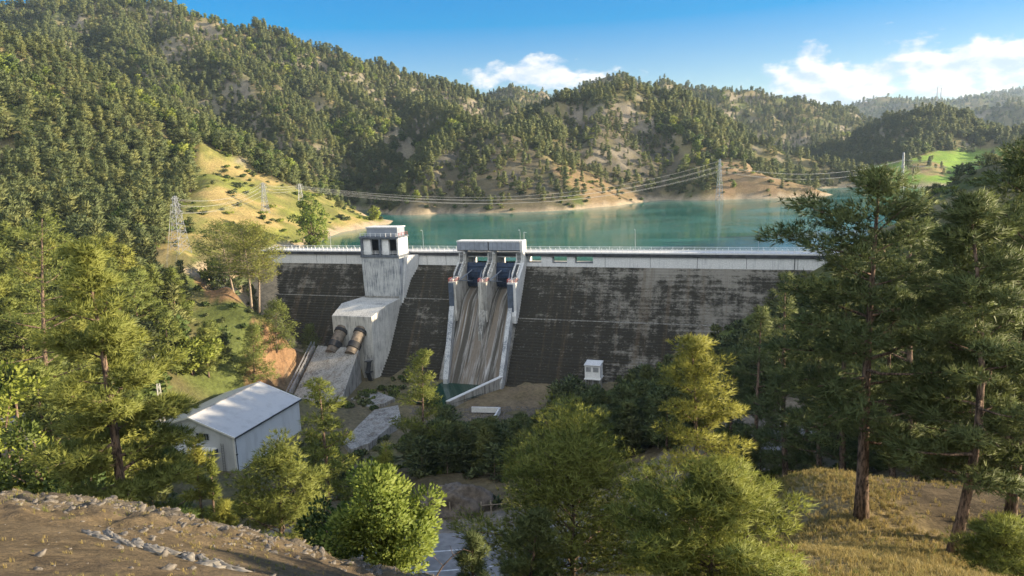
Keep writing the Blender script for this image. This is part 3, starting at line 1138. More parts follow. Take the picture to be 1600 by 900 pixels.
railing(-12, 46.2, 0.34, 'white posted railing on the crest left of the intake tower, overlooking the stepped face')
railing(64.2, 83.4, 0.34, 'white posted railing on the crest between the intake tower and the spillway')
railing(85.0, 109.0, 0.34, 'short white railing on the bridge behind the two spillway gate bays')
railing(110.6, 216, 0.34, 'long white posted railing on the crest right of the spillway')
railing(-12, 110, -7.05, 'white lakeside railing along the left half of the dam crest', 3.7, me=post_thin_me)
railing(110, 216, -7.05, 'white lakeside railing along the right half of the dam crest', 3.7, me=post_thin_me)

# lamp posts on the crest
LAMP = [((520, 388), 'slim lamp post on the crest left of the intake tower'), ((660, 390), 'slim lamp post on the dam crest between intake tower and spillway'),
        ((812, 391), 'slim lamp post beside the spillway gate housings'), ((992, 392), 'slim lamp post standing alone on the middle of the long right crest'),
        ((1185, 394), 'slim lamp post on the crest nearest the big right-hand pine')]
for (px, py), lab in LAMP:
    w = atz(px, py, ZC)
    s_, n_ = to_dam(w[0], w[1])
    o, org = dam_thing('lamp_post', lab, 'lamp post', s_, -6.3, -0.08, 'lamp posts on the dam crest')
    b = MB()
    b.tube([(0, 0, 0), (0, 0, 0.9)], 0.13, 6)
    b.tube([(0, 0, 0.9), (0, 0, 7.4), (0, -0.4, 7.7), (0, -1.0, 7.75)], [0.09, 0.06, 0.05, 0.045], 6)
    b.build('pole', MAT['steel'], o)
    b = MB()
    b.hexa([(-0.12, -1.6, 7.68), (0.12, -1.6, 7.68), (0.14, -0.95, 7.7), (-0.14, -0.95, 7.7), (-0.09, -1.6, 7.78), (0.09, -1.6, 7.78), (0.11, -0.95, 7.86), (-0.11, -0.95, 7.86)])
    b.build('lamp_head', MAT['steel'], o)

# ------------------------------------------------------------------ intake tower
TO = (55, 10, -17)
tw, _ = dam_thing('intake_tower', 'pale concrete intake tower with two open bays on top rising left of the spillway', 'tower', *TO)
s0, s1, nf = 46.9, 63.2, 10.0
b = DB(TO)
b.hexa([(s0 + 0.5, 0.3, -20), (s1 - 0.3, 0.3, -20), (s1 - 0.3, nf - 0.2, -20), (s0 + 0.5, nf - 0.2, -20), (s0, 0.3, -1.2), (s1, 0.3, -1.2), (s1, nf, -1.2), (s0, nf, -1.2)][:4] +
       [(s0, 0.3, -1.2), (s1, 0.3, -1.2), (s1, nf, -1.2), (s0, nf, -1.2)])
b.build('shaft', MAT['concrete_stain'], tw)
b = DB(TO)
b.box(s0 - 0.15, s1 + 0.1, 0.2, nf + 0.35, -1.196, -0.3)
b.build('floor_slab', MAT['slate'], tw)
b = DB(TO)   # side walls, centre pier and lintel of the open bays
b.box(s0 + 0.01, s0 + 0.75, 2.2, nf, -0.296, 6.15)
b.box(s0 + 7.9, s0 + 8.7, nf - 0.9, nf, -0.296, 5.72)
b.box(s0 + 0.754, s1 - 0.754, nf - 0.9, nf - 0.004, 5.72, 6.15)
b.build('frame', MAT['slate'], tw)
b = DB(TO)
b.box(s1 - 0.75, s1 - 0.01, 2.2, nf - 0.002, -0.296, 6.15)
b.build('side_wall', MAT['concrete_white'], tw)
b = DB(TO)   # pale piers set back in the left half of each bay
b.box(s0 + 0.76, s0 + 3.9, nf - 2.1, nf - 0.95, -0.29, 5.70)
b.build('inner_pier', MAT['white_paint'], tw)
b = DB(TO)
b.box(s0 + 8.72, s0 + 11.6, nf - 2.1, nf - 0.95, -0.29, 5.70)
b.build('inner_pier', MAT['white_paint'], tw)
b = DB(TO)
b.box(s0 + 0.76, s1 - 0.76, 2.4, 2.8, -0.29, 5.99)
b.build('back_wall', MAT['collar_and_shade'], tw)  # black wall: the shade inside the open bays put into its colour
b = DB(TO)
b.box(s0 - 0.3, s1 + 0.25, 1.6, nf + 0.3, 6.154, 6.75)
b.build('roof_slab', MAT['slate'], tw)
b = DB(TO)
b.box(s0 + 2.3, s1 - 0.9, 2.6, nf - 1.4, 6.754, 9.9)
b.build('hoist_room', MAT['housing'], tw)
b = DB(TO)
b.box(s0 + 2.0, s1 - 0.6, 2.3, nf - 1.1, 9.904, 10.35)
b.build('hoist_roof', MAT['concrete_white'], tw)
b = DB(TO)
for i in range(8):
    b.box(s0 + 0.1 + i * 2.2, s0 + 0.24 + i * 2.2, nf - 0.05, nf + 0.09, 6.75, 8.15)
b.tube([(s0, nf, 7.4), (s1, nf, 7.4)], 0.05, 4)
b.tube([(s0, nf, 8.0), (s1, nf, 8.0)], 0.05, 4)
b.build('roof_railing', MAT['white_paint'], tw)
b = DB(TO)
for i in range(4):
    b.box(s1 + 0.05, s1 + 0.17, 2.4 + i * 2.3, 2.52 + i * 2.3, 6.75, 8.1)
b.tube([(s1 + .1, 2.2, 7.4), (s1 + .1, nf, 7.4)], 0.05, 4)
b.tube([(s1 + .1, 2.2, 8.0), (s1 + .1, nf, 8.0)], 0.05, 4)
b.build('side_railing', MAT['red_paint'], tw)
b = DB(TO)
for z in (0.35, 0.8, 1.25):
    b.tube([(s0 + 0.8, nf - 0.2, z), (s1 - 0.8, nf - 0.2, z)], 0.06, 4)
for i in range(9):
    b.tube([(s0 + 0.8 + i * 1.84, nf - 0.2, -0.3), (s0 + 0.8 + i * 1.84, nf - 0.2, 1.3)], 0.05, 4)
b.build('bay_railing', MAT['white_paint'], tw)
b = DB(TO)   # buttress behind, following the dam face on the right
b.hexa([(s1 - 0.32, 0.31, -19.9), (s1 + 0.9, 0.31, -19.9), (s1 + 0.1, nf - 0.6, -19.9), (s1 - 0.32, nf - 0.6, -19.9), (s1 - 0.02, 0.31, -1.2), (s1 + 3.6, 0.31, -1.2), (s1 + 1.0, 6.0, -1.2), (s1 - 0.02, 6.0, -1.2)])
b.build('buttress', MAT['concrete_white'], tw)

# ------------------------------------------------------------------ penstock block and anchor block
PO = (52, 26, -43)
blk, _ = dam_thing('penstock_block', 'big pale concrete block with a chamfered top at the foot of the intake tower', 'concrete block', *PO)
b = DB(PO)
lo = [(47.2, 4.0), (62.6, 4.0), (62.3, 20.0), (60.0, 28.0), (43.6, 28.0), (43.0, 20.0)]
prof_top = [-16.6, -16.6, -17.4, -20.4, -20.4, -17.4]
vs = [(p[0], p[1], -46.0) for p in lo] + [(p[0], p[1], z) for p, z in zip(lo, prof_top)]
b.add(vs, [(5, 4, 3, 2, 1, 0), (6, 7, 8, 11), (11, 8, 9, 10), (0, 1, 7, 6), (1, 2, 8, 7), (2, 3, 9, 8), (3, 4, 10, 9), (4, 5, 11, 10), (5, 0, 6, 11)])
b.build('block', MAT['concrete'], blk, bevel=0.12)
b = DB(PO)
b.box(47.4, 62.4, 10.4, 10.7, -16.59, -16.1)
b.build('upstand', MAT['concrete_dirty'], blk)
pen = []
for s_, lab in ((47.2, 'left rusty steel penstock pipe, mostly in shade, entering the sloping anchor block'), (55.2, 'right rusty steel penstock pipe with its sunlit side towards the tower')):
    t_, org = dam_thing('penstock_pipe', lab, 'pipe', s_, 28, -27.5, 'penstock pipes')
    b = DB(org)
    b.tube([(s_, 27.0, -25.2), (s_ - 0.2, 35.5, -32.6)], 2.15, 24)
    o = b.build('pipe', MAT['penstock'], t_, smooth=False)
    b = DB(org)
    b.tube([(s_, 27.8, -25.9), (s_ - 0.03, 28.7, -26.7)], 2.5, 24)
    b.build('flange', MAT['collar_and_shade'], t_)
    b = DB(org)
    b.tube([(s_ - 0.13, 32.0, -29.55), (s_ - 0.17, 33.8, -31.1)], 2.45, 24)
    b.build('collar', MAT['collar_and_shade'], t_)
AO = (50, 45, -43)
anc, _ = dam_thing('anchor_block', 'sloping dark-stained concrete slab carrying the penstocks down behind the powerhouse', 'concrete block', *AO)
b = DB(AO)
tp = [(40.0, 33.0, -30.6), (57.2, 33.0, -30.8), (63.3, 56.5, -42.6), (44.5, 56.5, -42.6)]
b.hexa([(40.0, 33.0, -47), (57.2, 33.0, -47), (63.3, 58.0, -47), (44.5, 58.0, -47)] + tp)
b.build('slab', MAT['concrete_dirty'], anc, bevel=0.1)
b = DB(AO)
for o_ in (0.0, 1.3):
    for h in (0.5, 1.1):
        b.tube([(38.6 - o_, 33.0, -30.4 + h), (43.2 - o_, 57.5, -42.8 + h)], 0.06, 4)
    for i in range(12):
        t = i / 11
        b.tube([(38.6 - o_ + 4.6 * t, 33 + 24.5 * t, -31.2 - 12.4 * t), (38.6 - o_ + 4.6 * t, 33 + 24.5 * t, -29.3 - 12.4 * t)], 0.05, 4)
b.build('stair_railing', MAT['steel'], anc)
b = DB(AO)
for i in range(30):
    t = i / 29
    n_ = 33 + 24.5 * t
    z_ = -31.0 - 12.4 * t
    b.box(37.3 + 4.6 * t, 38.6 + 4.6 * t, n_ - 0.4, n_ + 0.42, z_ - 1.2, z_)
b.build('stair', MAT['concrete_dirty'], anc)
lad, org = dam_thing('access_stair', 'dark steel access stair with landing at the right corner of the penstock block', 'stair', 58.5, 31, -43)
b = DB(org)
for s_ in (58.6, 60.4):
    for n_ in (30.2, 32.2):
        b.tube([(s_, n_, -45), (s_, n_, -34)], 0.09, 4)
b.build('posts', MAT['dark_steel'], lad)
b = DB(org)
b.box(58.4, 60.6, 30.0, 32.4, -36.1, -35.9)
b.box(58.4, 60.6, 30.0, 32.4, -40.1, -39.9)
b.build('landing', MAT['dark_steel'], lad)
b = DB(org)
b.hexa([(58.6, 30.3, -44), (60.4, 30.3, -44), (60.4, 30.6, -44), (58.6, 30.6, -44), (58.6, 32.0, -40), (60.4, 32.0, -40), (60.4, 32.3, -40), (58.6, 32.3, -40)])
b.hexa([(58.6, 31.9, -40), (60.4, 31.9, -40), (60.4, 32.2, -40), (58.6, 32.2, -40), (58.6, 30.4, -36), (60.4, 30.4, -36), (60.4, 30.7, -36), (58.6, 30.7, -36)])
b.build('flight', MAT['dark_steel'], lad)
b = DB(org)
for z_ in (-35.4, -34.9):
    b.tube([(58.4, 32.4, z_), (60.6, 32.4, z_), (60.6, 30.0, z_)], 0.05, 4)
b.build('hand_rail', MAT['steel'], lad)

# ------------------------------------------------------------------ spillway
SO = (97, 10, -20)
sp, _ = dam_thing('gated_spillway', 'two-bay gated spillway with grey hoist housings and a long streaked concrete chute', 'spillway', *SO)
PIERS = [(84.4, 87.4), (96.0, 99.2), (107.2, 110.4)]
BAYS = [(87.4, 96.0), (99.2, 107.2)]
pier_prof = [(-7.5, -22), (-7.5, -0.4), (2.2, -0.4), (2.2, -3.6), (3.4, -4.4), (8.8, -8.6), (8.8, -9.4), (13.2, -9.4), (13.2, -19.6), (13.9, -21.4), (13.9, -24), (0, -24)]
for i, (a_, c_) in enumerate(PIERS):
    b = DB(SO)
    b.prism(pier_prof, a_, c_)
    pr = b.build('pier', MAT['pier'] if i != 2 else MAT['concrete_white'], sp)  # right pier paler: sunlight on its outer side put into its concrete
    b = DB(SO)     # dark-blue slab on the nose
    b.box(a_ + (0.02 if i != 1 else 1.9), c_ - (1.0 if i != 1 else 0.1), 13.204, 13.35, -21.6, -9.9)
    b.build('nose_panel', MAT['nose_blue'] if i != 1 else MAT['concrete_dirty'], pr)
    b = DB(SO)     # stair strip: vertical ladder then sloped stair, white edges
    b.box(a_ + 0.6, a_ + 1.9, 2.204, 2.5, -3.6, -0.1)
    b.hexa([(a_ + 0.55, 3.4, -4.38), (a_ + 2.1, 3.4, -4.38), (a_ + 2.1, 8.7, -8.5), (a_ + 0.55, 8.7, -8.5), (a_ + 0.55, 3.4, -4.1), (a_ + 2.1, 3.4, -4.1), (a_ + 2.1, 8.7, -8.22), (a_ + 0.55, 8.7, -8.22)])
    b.build('stair', MAT['dark_steel'], pr)
    b = DB(SO)
    for e in (0.35, 2.2):
        b.tube([(a_ + e, 2.45, -0.2), (a_ + e, 2.5, -3.2), (a_ + e, 3.4, -3.6), (a_ + e, 8.8, -7.7)], 0.11, 5)
        b.tube([(a_ + e, 2.5, -2.3), (a_ + e, 3.4, -2.9), (a_ + e, 8.8, -7.0)], 0.06, 4)
        for t in np.linspace(0, 1, 7):
            b.tube([(a_ + e, 3.4 + 5.4 * t, -4.4 - 4.2 * t), (a_ + e, 3.4 + 5.4 * t, -2.9 - 4.1 * t)], 0.05, 4)
    for z in np.arange(-3.3, 0.9, 0.5):
        b.tube([(a_ + 0.35, 2.6, z), (a_ + 2.2, 2.6, z)], 0.06, 4)
    b.build('stair_railing', MAT['white_paint'], pr)
    b = DB(SO)     # platform railing, red and white
    for z, m in ((-8.9, 0), (-8.3, 0)):
        b.tube([(a_ + 0.05, 13.1, z), (c_ - 0.05, 13.1, z)], 0.08, 4)
        b.tube([(a_ + 0.05, 9.4, z), (a_ + 0.05, 13.1, z)], 0.08, 4)
        b.tube([(c_ - 0.05, 9.4, z), (c_ - 0.05, 13.1, z)], 0.08, 4)
    for q in np.linspace(a_ + 0.05, c_ - 0.05, 5):
        b.tube([(q, 13.1, -9.4), (q, 13.1, -8.2)], 0.08, 4)
    b.build('platform_railing', MAT['red_paint'], pr)
    b = DB(SO)
    b.box(a_ + 0.3, a_ + 1.6, 10.2, 12.6, -9.396, -8.5)
    b.build('equipment_box', MAT['white_paint'], pr)
    b = DB(SO)
    b.box(c_ - 1.3, c_ - 0.25, 9.6, 11.4, -9.396, -7.9)
    b.build('trunnion_box', MAT['steel'], pr)
    b = DB(SO)     # frame column carrying the hoist housing
    b.box(a_ + 2.25, c_ - 0.05, -1.0, 3.2, -0.396, 1.1)
    b.build('column', MAT['concrete_white'], pr)
# bright left-hand wall strips of each bay
for a_, c_ in BAYS:
    b = DB(SO)     # radial gate: curved skin
    seg = []
    for i in range(9):
        t = i / 8
        z = -3.9 - 9.0 * t
        seg.append((1.2 + 1.6 * math.sin(t * 2.4) - 0.5 * t, z))
    vs = [(a_ + 0.05, n_, z) for n_, z in seg] + [(c_ - 0.05, n_, z) for n_, z in seg] + [(a_ + 0.05, n_ - 0.3, z) for n_, z in seg] + [(c_ - 0.05, n_ - 0.3, z) for n_, z in seg]
    fs = []
    for i in range(8):
        fs += [(i, i + 1, 9 + i + 1, 9 + i), (18 + i, 27 + i, 27 + i + 1, 18 + i + 1)]
    fs += [(0, 9, 27, 18), (8, 26, 35, 17)]
    b.add(vs, fs)
    g = b.build('radial_gate', MAT['gate'], sp)
    b = DB(SO)
    for z in (-5.4, -7.4, -9.4, -11.4):
        t = (-3.9 - z) / 9.0
        n_ = 1.2 + 1.6 * math.sin(t * 2.4) - 0.5 * t
        b.box(a_ + 0.1, c_ - 0.1, n_ + 0.02, n_ + 0.35, z - 0.12, z + 0.12)
    for q in np.linspace(a_ + 1.2, c_ - 1.2, 5):
        for k in range(4):
            z = -4.2 - 2.1 * k
            t = (-3.9 - z) / 9.0
            n_ = 1.2 + 1.6 * math.sin(t * 2.4) - 0.5 * t
            b.box(q - 0.07, q + 0.07, n_, n_ + 0.2, z - 2.0, z)
    b.build('gate_ribs', MAT['gate'], g)
    b = DB(SO)     # gate arms to the trunnions on both sides
    for side, q in ((1, a_ + 0.35), (-1, c_ - 0.35)):
        for z in (-6.6, -10.8):
            b.tube([(q, 10.6, -9.2), (q + side * 1.9, 2.6, z)], 0.2, 6)
        b.tube([(q + side * 1.2, 5.6, -7.5), (q + side * 1.2, 5.6, -10.2)], 0.14, 4)
    b.build('gate_arms', MAT['gate_blue'], sp)
    b = DB(SO)     # service bridge beam behind
    b.box(a_ + 0.05, c_ - 0.05, -3.0, 0.3, -2.0, -1.50)
    b.build('bridge_beam', MAT['concrete'], sp)
    b = DB(SO)
    b.box(a_ + 0.02, a_ + 0.9, -6.5, -4.4, -6, -1.55)
    b.build('upstream_pier', MAT['concrete_white'], sp)
# hoist housings
for a_, c_ in ((84.6, 96.9), (97.35, 109.4)):
    b = DB(SO)
    b.box(a_, c_, -0.8, 4.0, 1.15, 4.1)
    h = b.build('hoist_housing', MAT['housing'], sp)
    b = DB(SO)
    b.box(a_ - 0.12, c_ + 0.12, -0.95, 4.12, 4.104, 4.55)
    b.build('housing_roof', MAT['concrete_white'], h)
    b = DB(SO)
    b.box(a_, c_, -0.7, 3.9, 0.75, 1.146)
    b.build('housing_sill', MAT['dark_steel'], h)
    b = DB(SO)
    for q in np.linspace(a_ + 1.5, c_ - 1.5, 6):
        b.box(q - 0.03, q + 0.03, 4.004, 4.03, 1.2, 4.05)
    b.build('panel_joint', MAT['dark_steel'], h)
b = DB(SO)
b.box(109.2, 110.3, -1.0, 3.6, 0.3, 4.6)
b.tube([(109.9, 0, 4.6), (109.9, 0, 7.4)], 0.06, 5)
b.tube([(109.9, 0, 7.4), (110.9, 0, 7.2)], 0.05, 5)
b.build('end_wall', MAT['concrete_white'], sp)
# chute: ogee crest, then the slope; the floor narrows on the left towards the toe
NCH = 26
vs, fs = [], []
L0 = (87.4, 107.2)
for i in range(NCH + 1):
    t = i / NCH
    if t < 0.2:
        q = t / 0.2
        n_ = -2.0 + 10.0 * q
        z_ = -12.9 - 4.5 * q ** 1.6
    else:
        q = (t - 0.2) / 0.8
        n_ = 8.0 + 20.2 * q
        z_ = -17.4 - 26.2 * q - 0.9 * math.sin(q * math.pi) * 0.4
    e = min(1, max(0, (n_ - 13) / 15))
    vs += [(86.6 + 2.8 * e, n_, z_), (107.9 + 0.4 * e, n_, z_)]
for i in range(NCH):
    fs.append((2 * i, 2 * i + 1, 2 * i + 3, 2 * i + 2))
m_ = 2 * (NCH + 1)
vs += [(v[0], v[1] - 1.5, v[2] - 3.0) for v in vs]
for i in range(NCH):
    fs.append((m_ + 2 * i + 2, m_ + 2 * i + 3, m_ + 2 * i + 1, m_ + 2 * i))
b = DB(SO)
b.add(vs, fs)
b.build('chute', MAT['chute'], sp)
b = DB(SO)     # dividing rib continuing below the middle pier, fading out
b.hexa([(96.4, 13.4, -24.5), (98.9, 13.4, -24.5), (98.4, 17.5, -31), (97.0, 17.5, -31), (96.4, 13.4, -20.0), (98.9, 13.4, -20.0), (98.4, 17.5, -27.6), (97.0, 17.5, -27.6)])
b.build('dividing_rib', MAT['concrete_dirty'], sp)
for nm, a0, a1, w in (('training_wall', 84.4, 87.6, 1.9), ('training_wall', 107.3, 108.2, 1.5)):
    b = DB(SO)
    b.hexa([(a0, 12.0, -24), (a0 + w, 12.0, -24), (a1 + w, 29.2, -47), (a1, 29.2, -47), (a0, 13.3, -18.4), (a0 + w, 13.3, -18.4), (a1 + w, 29.2, -41.4), (a1, 29.2, -41.4)])
    b.build(nm, MAT['concrete_stain'], sp)
b = DB(SO)     # body of the dam under the crest of the spillway
b.prism([(-6.8, -50), (-6.8, -13.4), (-2.2, -13.2), (4, -15.9), (8, -18.6), (25, -43), (25, -50)], S_SP0 + 0.02, S_SP1 - 0.02)
b.build('overflow_body', MAT['concrete_dirty'], sp)
# low wall leading away from the right foot of the chute
wl_, org = dam_thing('training_wall', 'low sloping concrete wall running out from the right foot of the chute', 'wall', 108, 32, -43)
p0, p1 = (108.6, 27.5), (97.5, 49.0)
b = DB(org)
b.hexa([(p0[0], p0[1], -46), (p0[0] + 1.1, p0[1], -46), (p1[0] + 1.1, p1[1], -46), (p1[0], p1[1], -46), (p0[0], p0[1], -39.6), (p0[0] + 1.1, p0[1], -39.6), (p1[0] + 1.1, p1[1], -42.2), (p1[0], p1[1], -42.2)])
b.build('wall', MAT['concrete_dirty'], wl_)
b = DB(org)
b.hexa([(p0[0] - .1, p0[1], -39.596), (p0[0] + 1.2, p0[1], -39.596), (p1[0] + 1.2, p1[1], -42.196), (p1[0] - .1, p1[1], -42.196), (p0[0] - .1, p0[1], -39.35), (p0[0] + 1.2, p0[1], -39.35), (p1[0] + 1.2, p1[1], -41.95), (p1[0] - .1, p1[1], -41.95)])
b.build('coping', MAT['concrete_white'], wl_)

# ------------------------------------------------------------------ powerhouse
PH = (-71.2, 168.5, 25.2)
PR = R(73.9)
ph = thing('powerhouse', 'large pale metal-clad powerhouse with a grey ribbed gable roof below the dam', 'building', PH, PR)
PL, PW, EV, RG = 29.0, 26.0, 9.4, 13.7
for y in (0, PW):
    b = MB()
    b.add([(0, y, -1.5), (PL, y, -1.5), (PL, y, EV), (0, y, EV)], [(0, 1, 2, 3)])
    b.build('side_wall', MAT['wall_sheet'], ph)
for x in (0, PL):
    b = MB()
    b.add([(x, 0, -1.5), (x, PW, -1.5), (x, PW, EV), (x, PW / 2, RG), (x, 0, EV)], [(0, 4, 3, 2, 1)])
    b.build('gable_wall', MAT['wall_sheet_gable'], ph)
b = MB()
ov, th = 0.5, 0.25
sl = (RG - EV) / (PW / 2)
for sgn in (0, 1):
    y0, y1 = (-ov, PW / 2) if sgn == 0 else (PW + ov, PW / 2)
    z0, z1 = EV - ov * sl + 0.06, RG + 0.06
    b.hexa([(-ov, y0, z0), (PL + ov, y0, z0), (PL + ov, y1, z1), (-ov, y1, z1), (-ov, y0, z0 + th), (PL + ov, y0, z0 + th), (PL + ov, y1, z1 + th), (-ov, y1, z1 + th)])
rf = b.build('roof', MAT['roof_sheet'], ph)
b = MB()
for x in (-ov - 0.08, PL + ov - 0.12):
    for y0, y1 in ((-ov, PW / 2), (PW + ov, PW / 2)):
        z0, z1 = EV - ov * sl, RG
        b.hexa([(x, y0, z0 - .1), (x + .2, y0, z0 - .1), (x + .2, y1, z1 - .1), (x, y1, z1 - .1), (x, y0, z0 + .4), (x + .2, y0, z0 + .4), (x + .2, y1, z1 + .4), (x, y1, z1 + .4)])
b.build('verge_trim', MAT['white_paint'], rf)
b = MB()
b.box(-ov, PL + ov, -ov - 0.22, -ov - 0.01, EV - ov * sl - 0.12, EV - ov * sl + 0.26)
b.build('gutter', MAT['dark_steel'], rf)
b = MB()
b.box(-ov, PL + ov, PW / 2 - 0.35, PW / 2 + 0.35, RG + 0.27, RG + 0.38)
b.build('ridge_cap', MAT['steel'], rf)
b = MB()
b.box(-0.09, -0.01, 7.6, 11.4, 8.1, 9.7)
wn = b.build('window', MAT['glass'], ph)
b = MB()
for y in np.linspace(7.6, 11.4, 6):
    b.box(-0.13, -0.092, y - 0.06, y + 0.06, 8.1, 9.7)
b.box(-0.13, -0.092, 7.5, 11.5, 9.7, 9.82)
b.box(-0.13, -0.092, 7.5, 11.5, 8.0, 8.1)
b.build('window_frame', MAT['steel'], wn)
b = MB()
b.tube([(0.15, -0.14, EV - 0.6), (0.15, -0.14, -0.5)], 0.09, 6)
b.box(-0.1, 0.35, -0.3, -0.02, 4.6, 4.9)
b.build('downpipe', MAT['dark_steel'], ph)
b = MB()
b.box(-0.16, -0.01, 0.0, 0.55, -0.5, EV - 0.1)
b.build('corner_trim', MAT['white_paint'], ph)
b = MB()
b.box(-4.6, -0.012, 5.5, 29.5, 5.9, 6.1)
cn = b.build('canopy', MAT['white_paint'], ph)
b = MB()
b.box(-4.75, -4.61, 5.3, 29.6, 5.0, 5.95)
b.box(-4.6, -0.02, 5.3, 5.49, 5.0, 5.95)
b.build('fascia', MAT['navy'], cn)
b = MB()
for y in (5.8, 13.5, 21, 29):
    b.box(-4.5, -4.3, y, y + 0.2, -1, 5.9)
b.build('canopy_posts', MAT['steel'], cn)
b = MB()
b.box(-0.08, -0.012, 12.0, 16.0, 0.0, 4.6)
b.build('roller_door', MAT['gate_blue'], ph)
b = MB()
for y in (3.3, 4.0):
    b.bar((-0.35, y, -0.5), (-0.35, y, 7.6), 0.05)
for z in np.arange(0, 7.5, 0.45):
    b.bar((-0.35, 3.3, z), (-0.35, 4.0, z), 0.035)
b.build('ladder', MAT['dark_steel'], ph)
# steel rack beside the canopy
rk = thing('steel_rack', 'dark steel storage rack leaning by the powerhouse gable beside the canopy', 'rack', (PH[0] - 1.6, PH[1] + 0.8, 25.2), PR)
b = MB()
for x in (-2.4, -0.9):
    for y in (4.4, 6.6):
        b.bar((x, y, 0), (x, y, 4.6), 0.07)
b.build('frame', MAT['dark_steel'], rk)
b = MB()
for z in (1.2, 2.6, 4.0):
    b.box(-2.45, -0.85, 4.35, 6.65, z, z + 0.08)
    for k in range(4):
        b.tube([(-2.3 + 0.4 * k, 4.2, z + 0.2), (-2.3 + 0.4 * k, 6.9, z + 0.2)], 0.1, 6)
b.build('shelf', MAT['steel'], rk)
tb = thing('work_table', 'small dark outdoor table standing by the corner of the powerhouse gable', 'table', (PH[0] - 1.6, PH[1] + 1.2, 25.2), PR)
b = MB()
b.box(-0.7, 0.7, 0.2, 2.2, 1.35, 1.45)
b.build('table_top', MAT['dark_steel'], tb)
for x, y in ((-0.6, 0.3), (0.6, 0.3), (-0.6, 2.1), (0.6, 2.1)):
    b = MB()
    b.bar((x, y, 0), (x, y, 1.35), 0.05)
    b.build('leg', MAT['dark_steel'], tb)
an = thing('annex', 'low annex with a pale sheet roof tucked behind the far side of the powerhouse', 'building', (PH[0] - 26, PH[1] + 14, 25.2), PR)
b = MB()
b.box(0, 15, 0.6, 10, -1, 8.6)
b.build('wall', MAT['wall_sheet'], an)
b = MB()
b.hexa([(-0.4, 0.3, 9.3), (15.4, 0.3, 9.3), (15.4, 10.4, 8.61), (-0.4, 10.4, 8.61), (-0.4, 0.3, 9.5), (15.4, 0.3, 9.5), (15.4, 10.4, 8.81), (-0.4, 10.4, 8.81)])
b.build('roof', MAT['white_paint'], an)
gw = thing('grey_shed', 'grey shed roof glimpsed through the trees at the left edge of the picture', 'building', tuple(np.array([-88.0, 118.0, h1(-88, 118) - 0.3])), R(40))
b = MB()
b.box(-4, 4, -3, 3, -1, 3.4)
b.build('wall', MAT['wall_sheet'], gw)
b = MB()
b.hexa([(-4.4, -3.4, 3.41), (4.4, -3.4, 3.41), (4.4, 3.4, 4.6), (-4.4, 3.4, 4.6), (-4.4, -3.4, 3.6), (4.4, -3.4, 3.6), (4.4, 3.4, 4.8), (-4.4, 3.4, 4.8)])
b.build('roof', MAT['housing'], gw)


# ------------------------------------------------------------------ river works below the dam
def pix_slab(b, pix, z0, z1):
    p = [atz(px, py, z1) for px, py in pix]
    n = len(p)
    vs = [(q[0], q[1], z0) for q in p] + [(q[0], q[1], z1) for q in p]
    fs = [tuple(range(n))[::-1], tuple(range(n, 2 * n))] + [(i, (i + 1) % n, n + (i + 1) % n, n + i) for i in range(n)]
    return b.add(vs, fs)


def slab_thing(name, label, cat, pix, z0, z1, mat, extra=None):
    c = np.mean([atz(px, py, z1) for px, py in pix], axis=0)
    o = thing(name, label, cat, (c[0], c[1], z0))
    b = MB()
    pix_slab(b, pix, z0, z1)
    b.v = [(v[0] - c[0], v[1] - c[1], v[2] - z0) for v in b.v]
    b.build('slab', mat, o, bevel=0.08)
    return o


slab_thing('tailrace_deck', 'long weathered concrete deck over the tailrace beside the river bed', 'concrete deck', [(585, 640), (622, 633), (626, 650), (612, 664), (578, 692), (548, 702), (536, 690), (560, 664)], 21, 27.6, MAT['concrete_dirty'])
slab_thing('river_slab', 'broken pale concrete slab lying between anchor block and tailrace deck', 'concrete slab', [(548, 622), (590, 612), (618, 622), (600, 630), (565, 636)], 23, 25.6, MAT['concrete_dirty'])
fd = thing('foundation_wall', 'low white rectangular foundation walls on the gravel below the chute', 'wall', tuple(atz(757, 648, 25.0)))
c0 = atz(757, 648, 25.0)
fpx = [(737, 639), (781, 640), (771, 656)]
b = MB()
for (a0, a1), (e0, e1) in zip(fpx[:-1], fpx[1:]):
    p, q = Vector(atz(a0, a1, 25.2)) - Vector(c0), Vector(atz(e0, e1, 25.2)) - Vector(c0)
    d = (q - p).normalized()
    n_ = Vector((-d.y, d.x, 0)) * 0.25
    b.hexa([p - n_ - Vector((0, 0, 1)), q - n_ - Vector((0, 0, 1)), q + n_ - Vector((0, 0, 1)), p + n_ - Vector((0, 0, 1)), p - n_ + Vector((0, 0, .7)), q - n_ + Vector((0, 0, .7)), q + n_ + Vector((0, 0, .7)), p + n_ + Vector((0, 0, .7))])
b.build('wall', MAT['concrete_white'], fd)

# valve hut at the foot of the right-hand face
HO = (141.5, 30.5, -40.5)
hut, _ = dam_thing('valve_hut', 'small white valve hut with a blue side rail below the right face', 'hut', *HO)
b = DB(HO)
b.box(139.2, 144.2, 27.2, 31.6, -37.0, -32.6)
b.build('upper_room', MAT['white_paint'], hut)
b = DB(HO)
b.hexa([(139.0, 26.9, -32.6), (144.4, 26.9, -32.6), (144.4, 32.0, -32.596), (139.0, 32.0, -32.596), (139.0, 26.9, -32.0), (144.4, 26.9, -32.0), (144.4, 32.0, -32.35), (139.0, 32.0, -32.35)])
b.build('roof', MAT['concrete_white'], hut)
b = DB(HO)
b.box(139.6, 141.2, 31.604, 31.68, -34.7, -33.2)
b.box(141.9, 143.7, 31.604, 31.68, -34.7, -33.2)
b.build('shutter', MAT['steel'], hut)
b = DB(HO)
b.box(139.0, 144.4, 26.9, 32.0, -37.3, -37.004)
b.build('floor', MAT['concrete_white'], hut)
b = DB(HO)
b.box(139.6, 144.0, 27.2, 29.6, -43, -37.304)
b.build('lower_room', MAT['concrete_dirty'], hut)
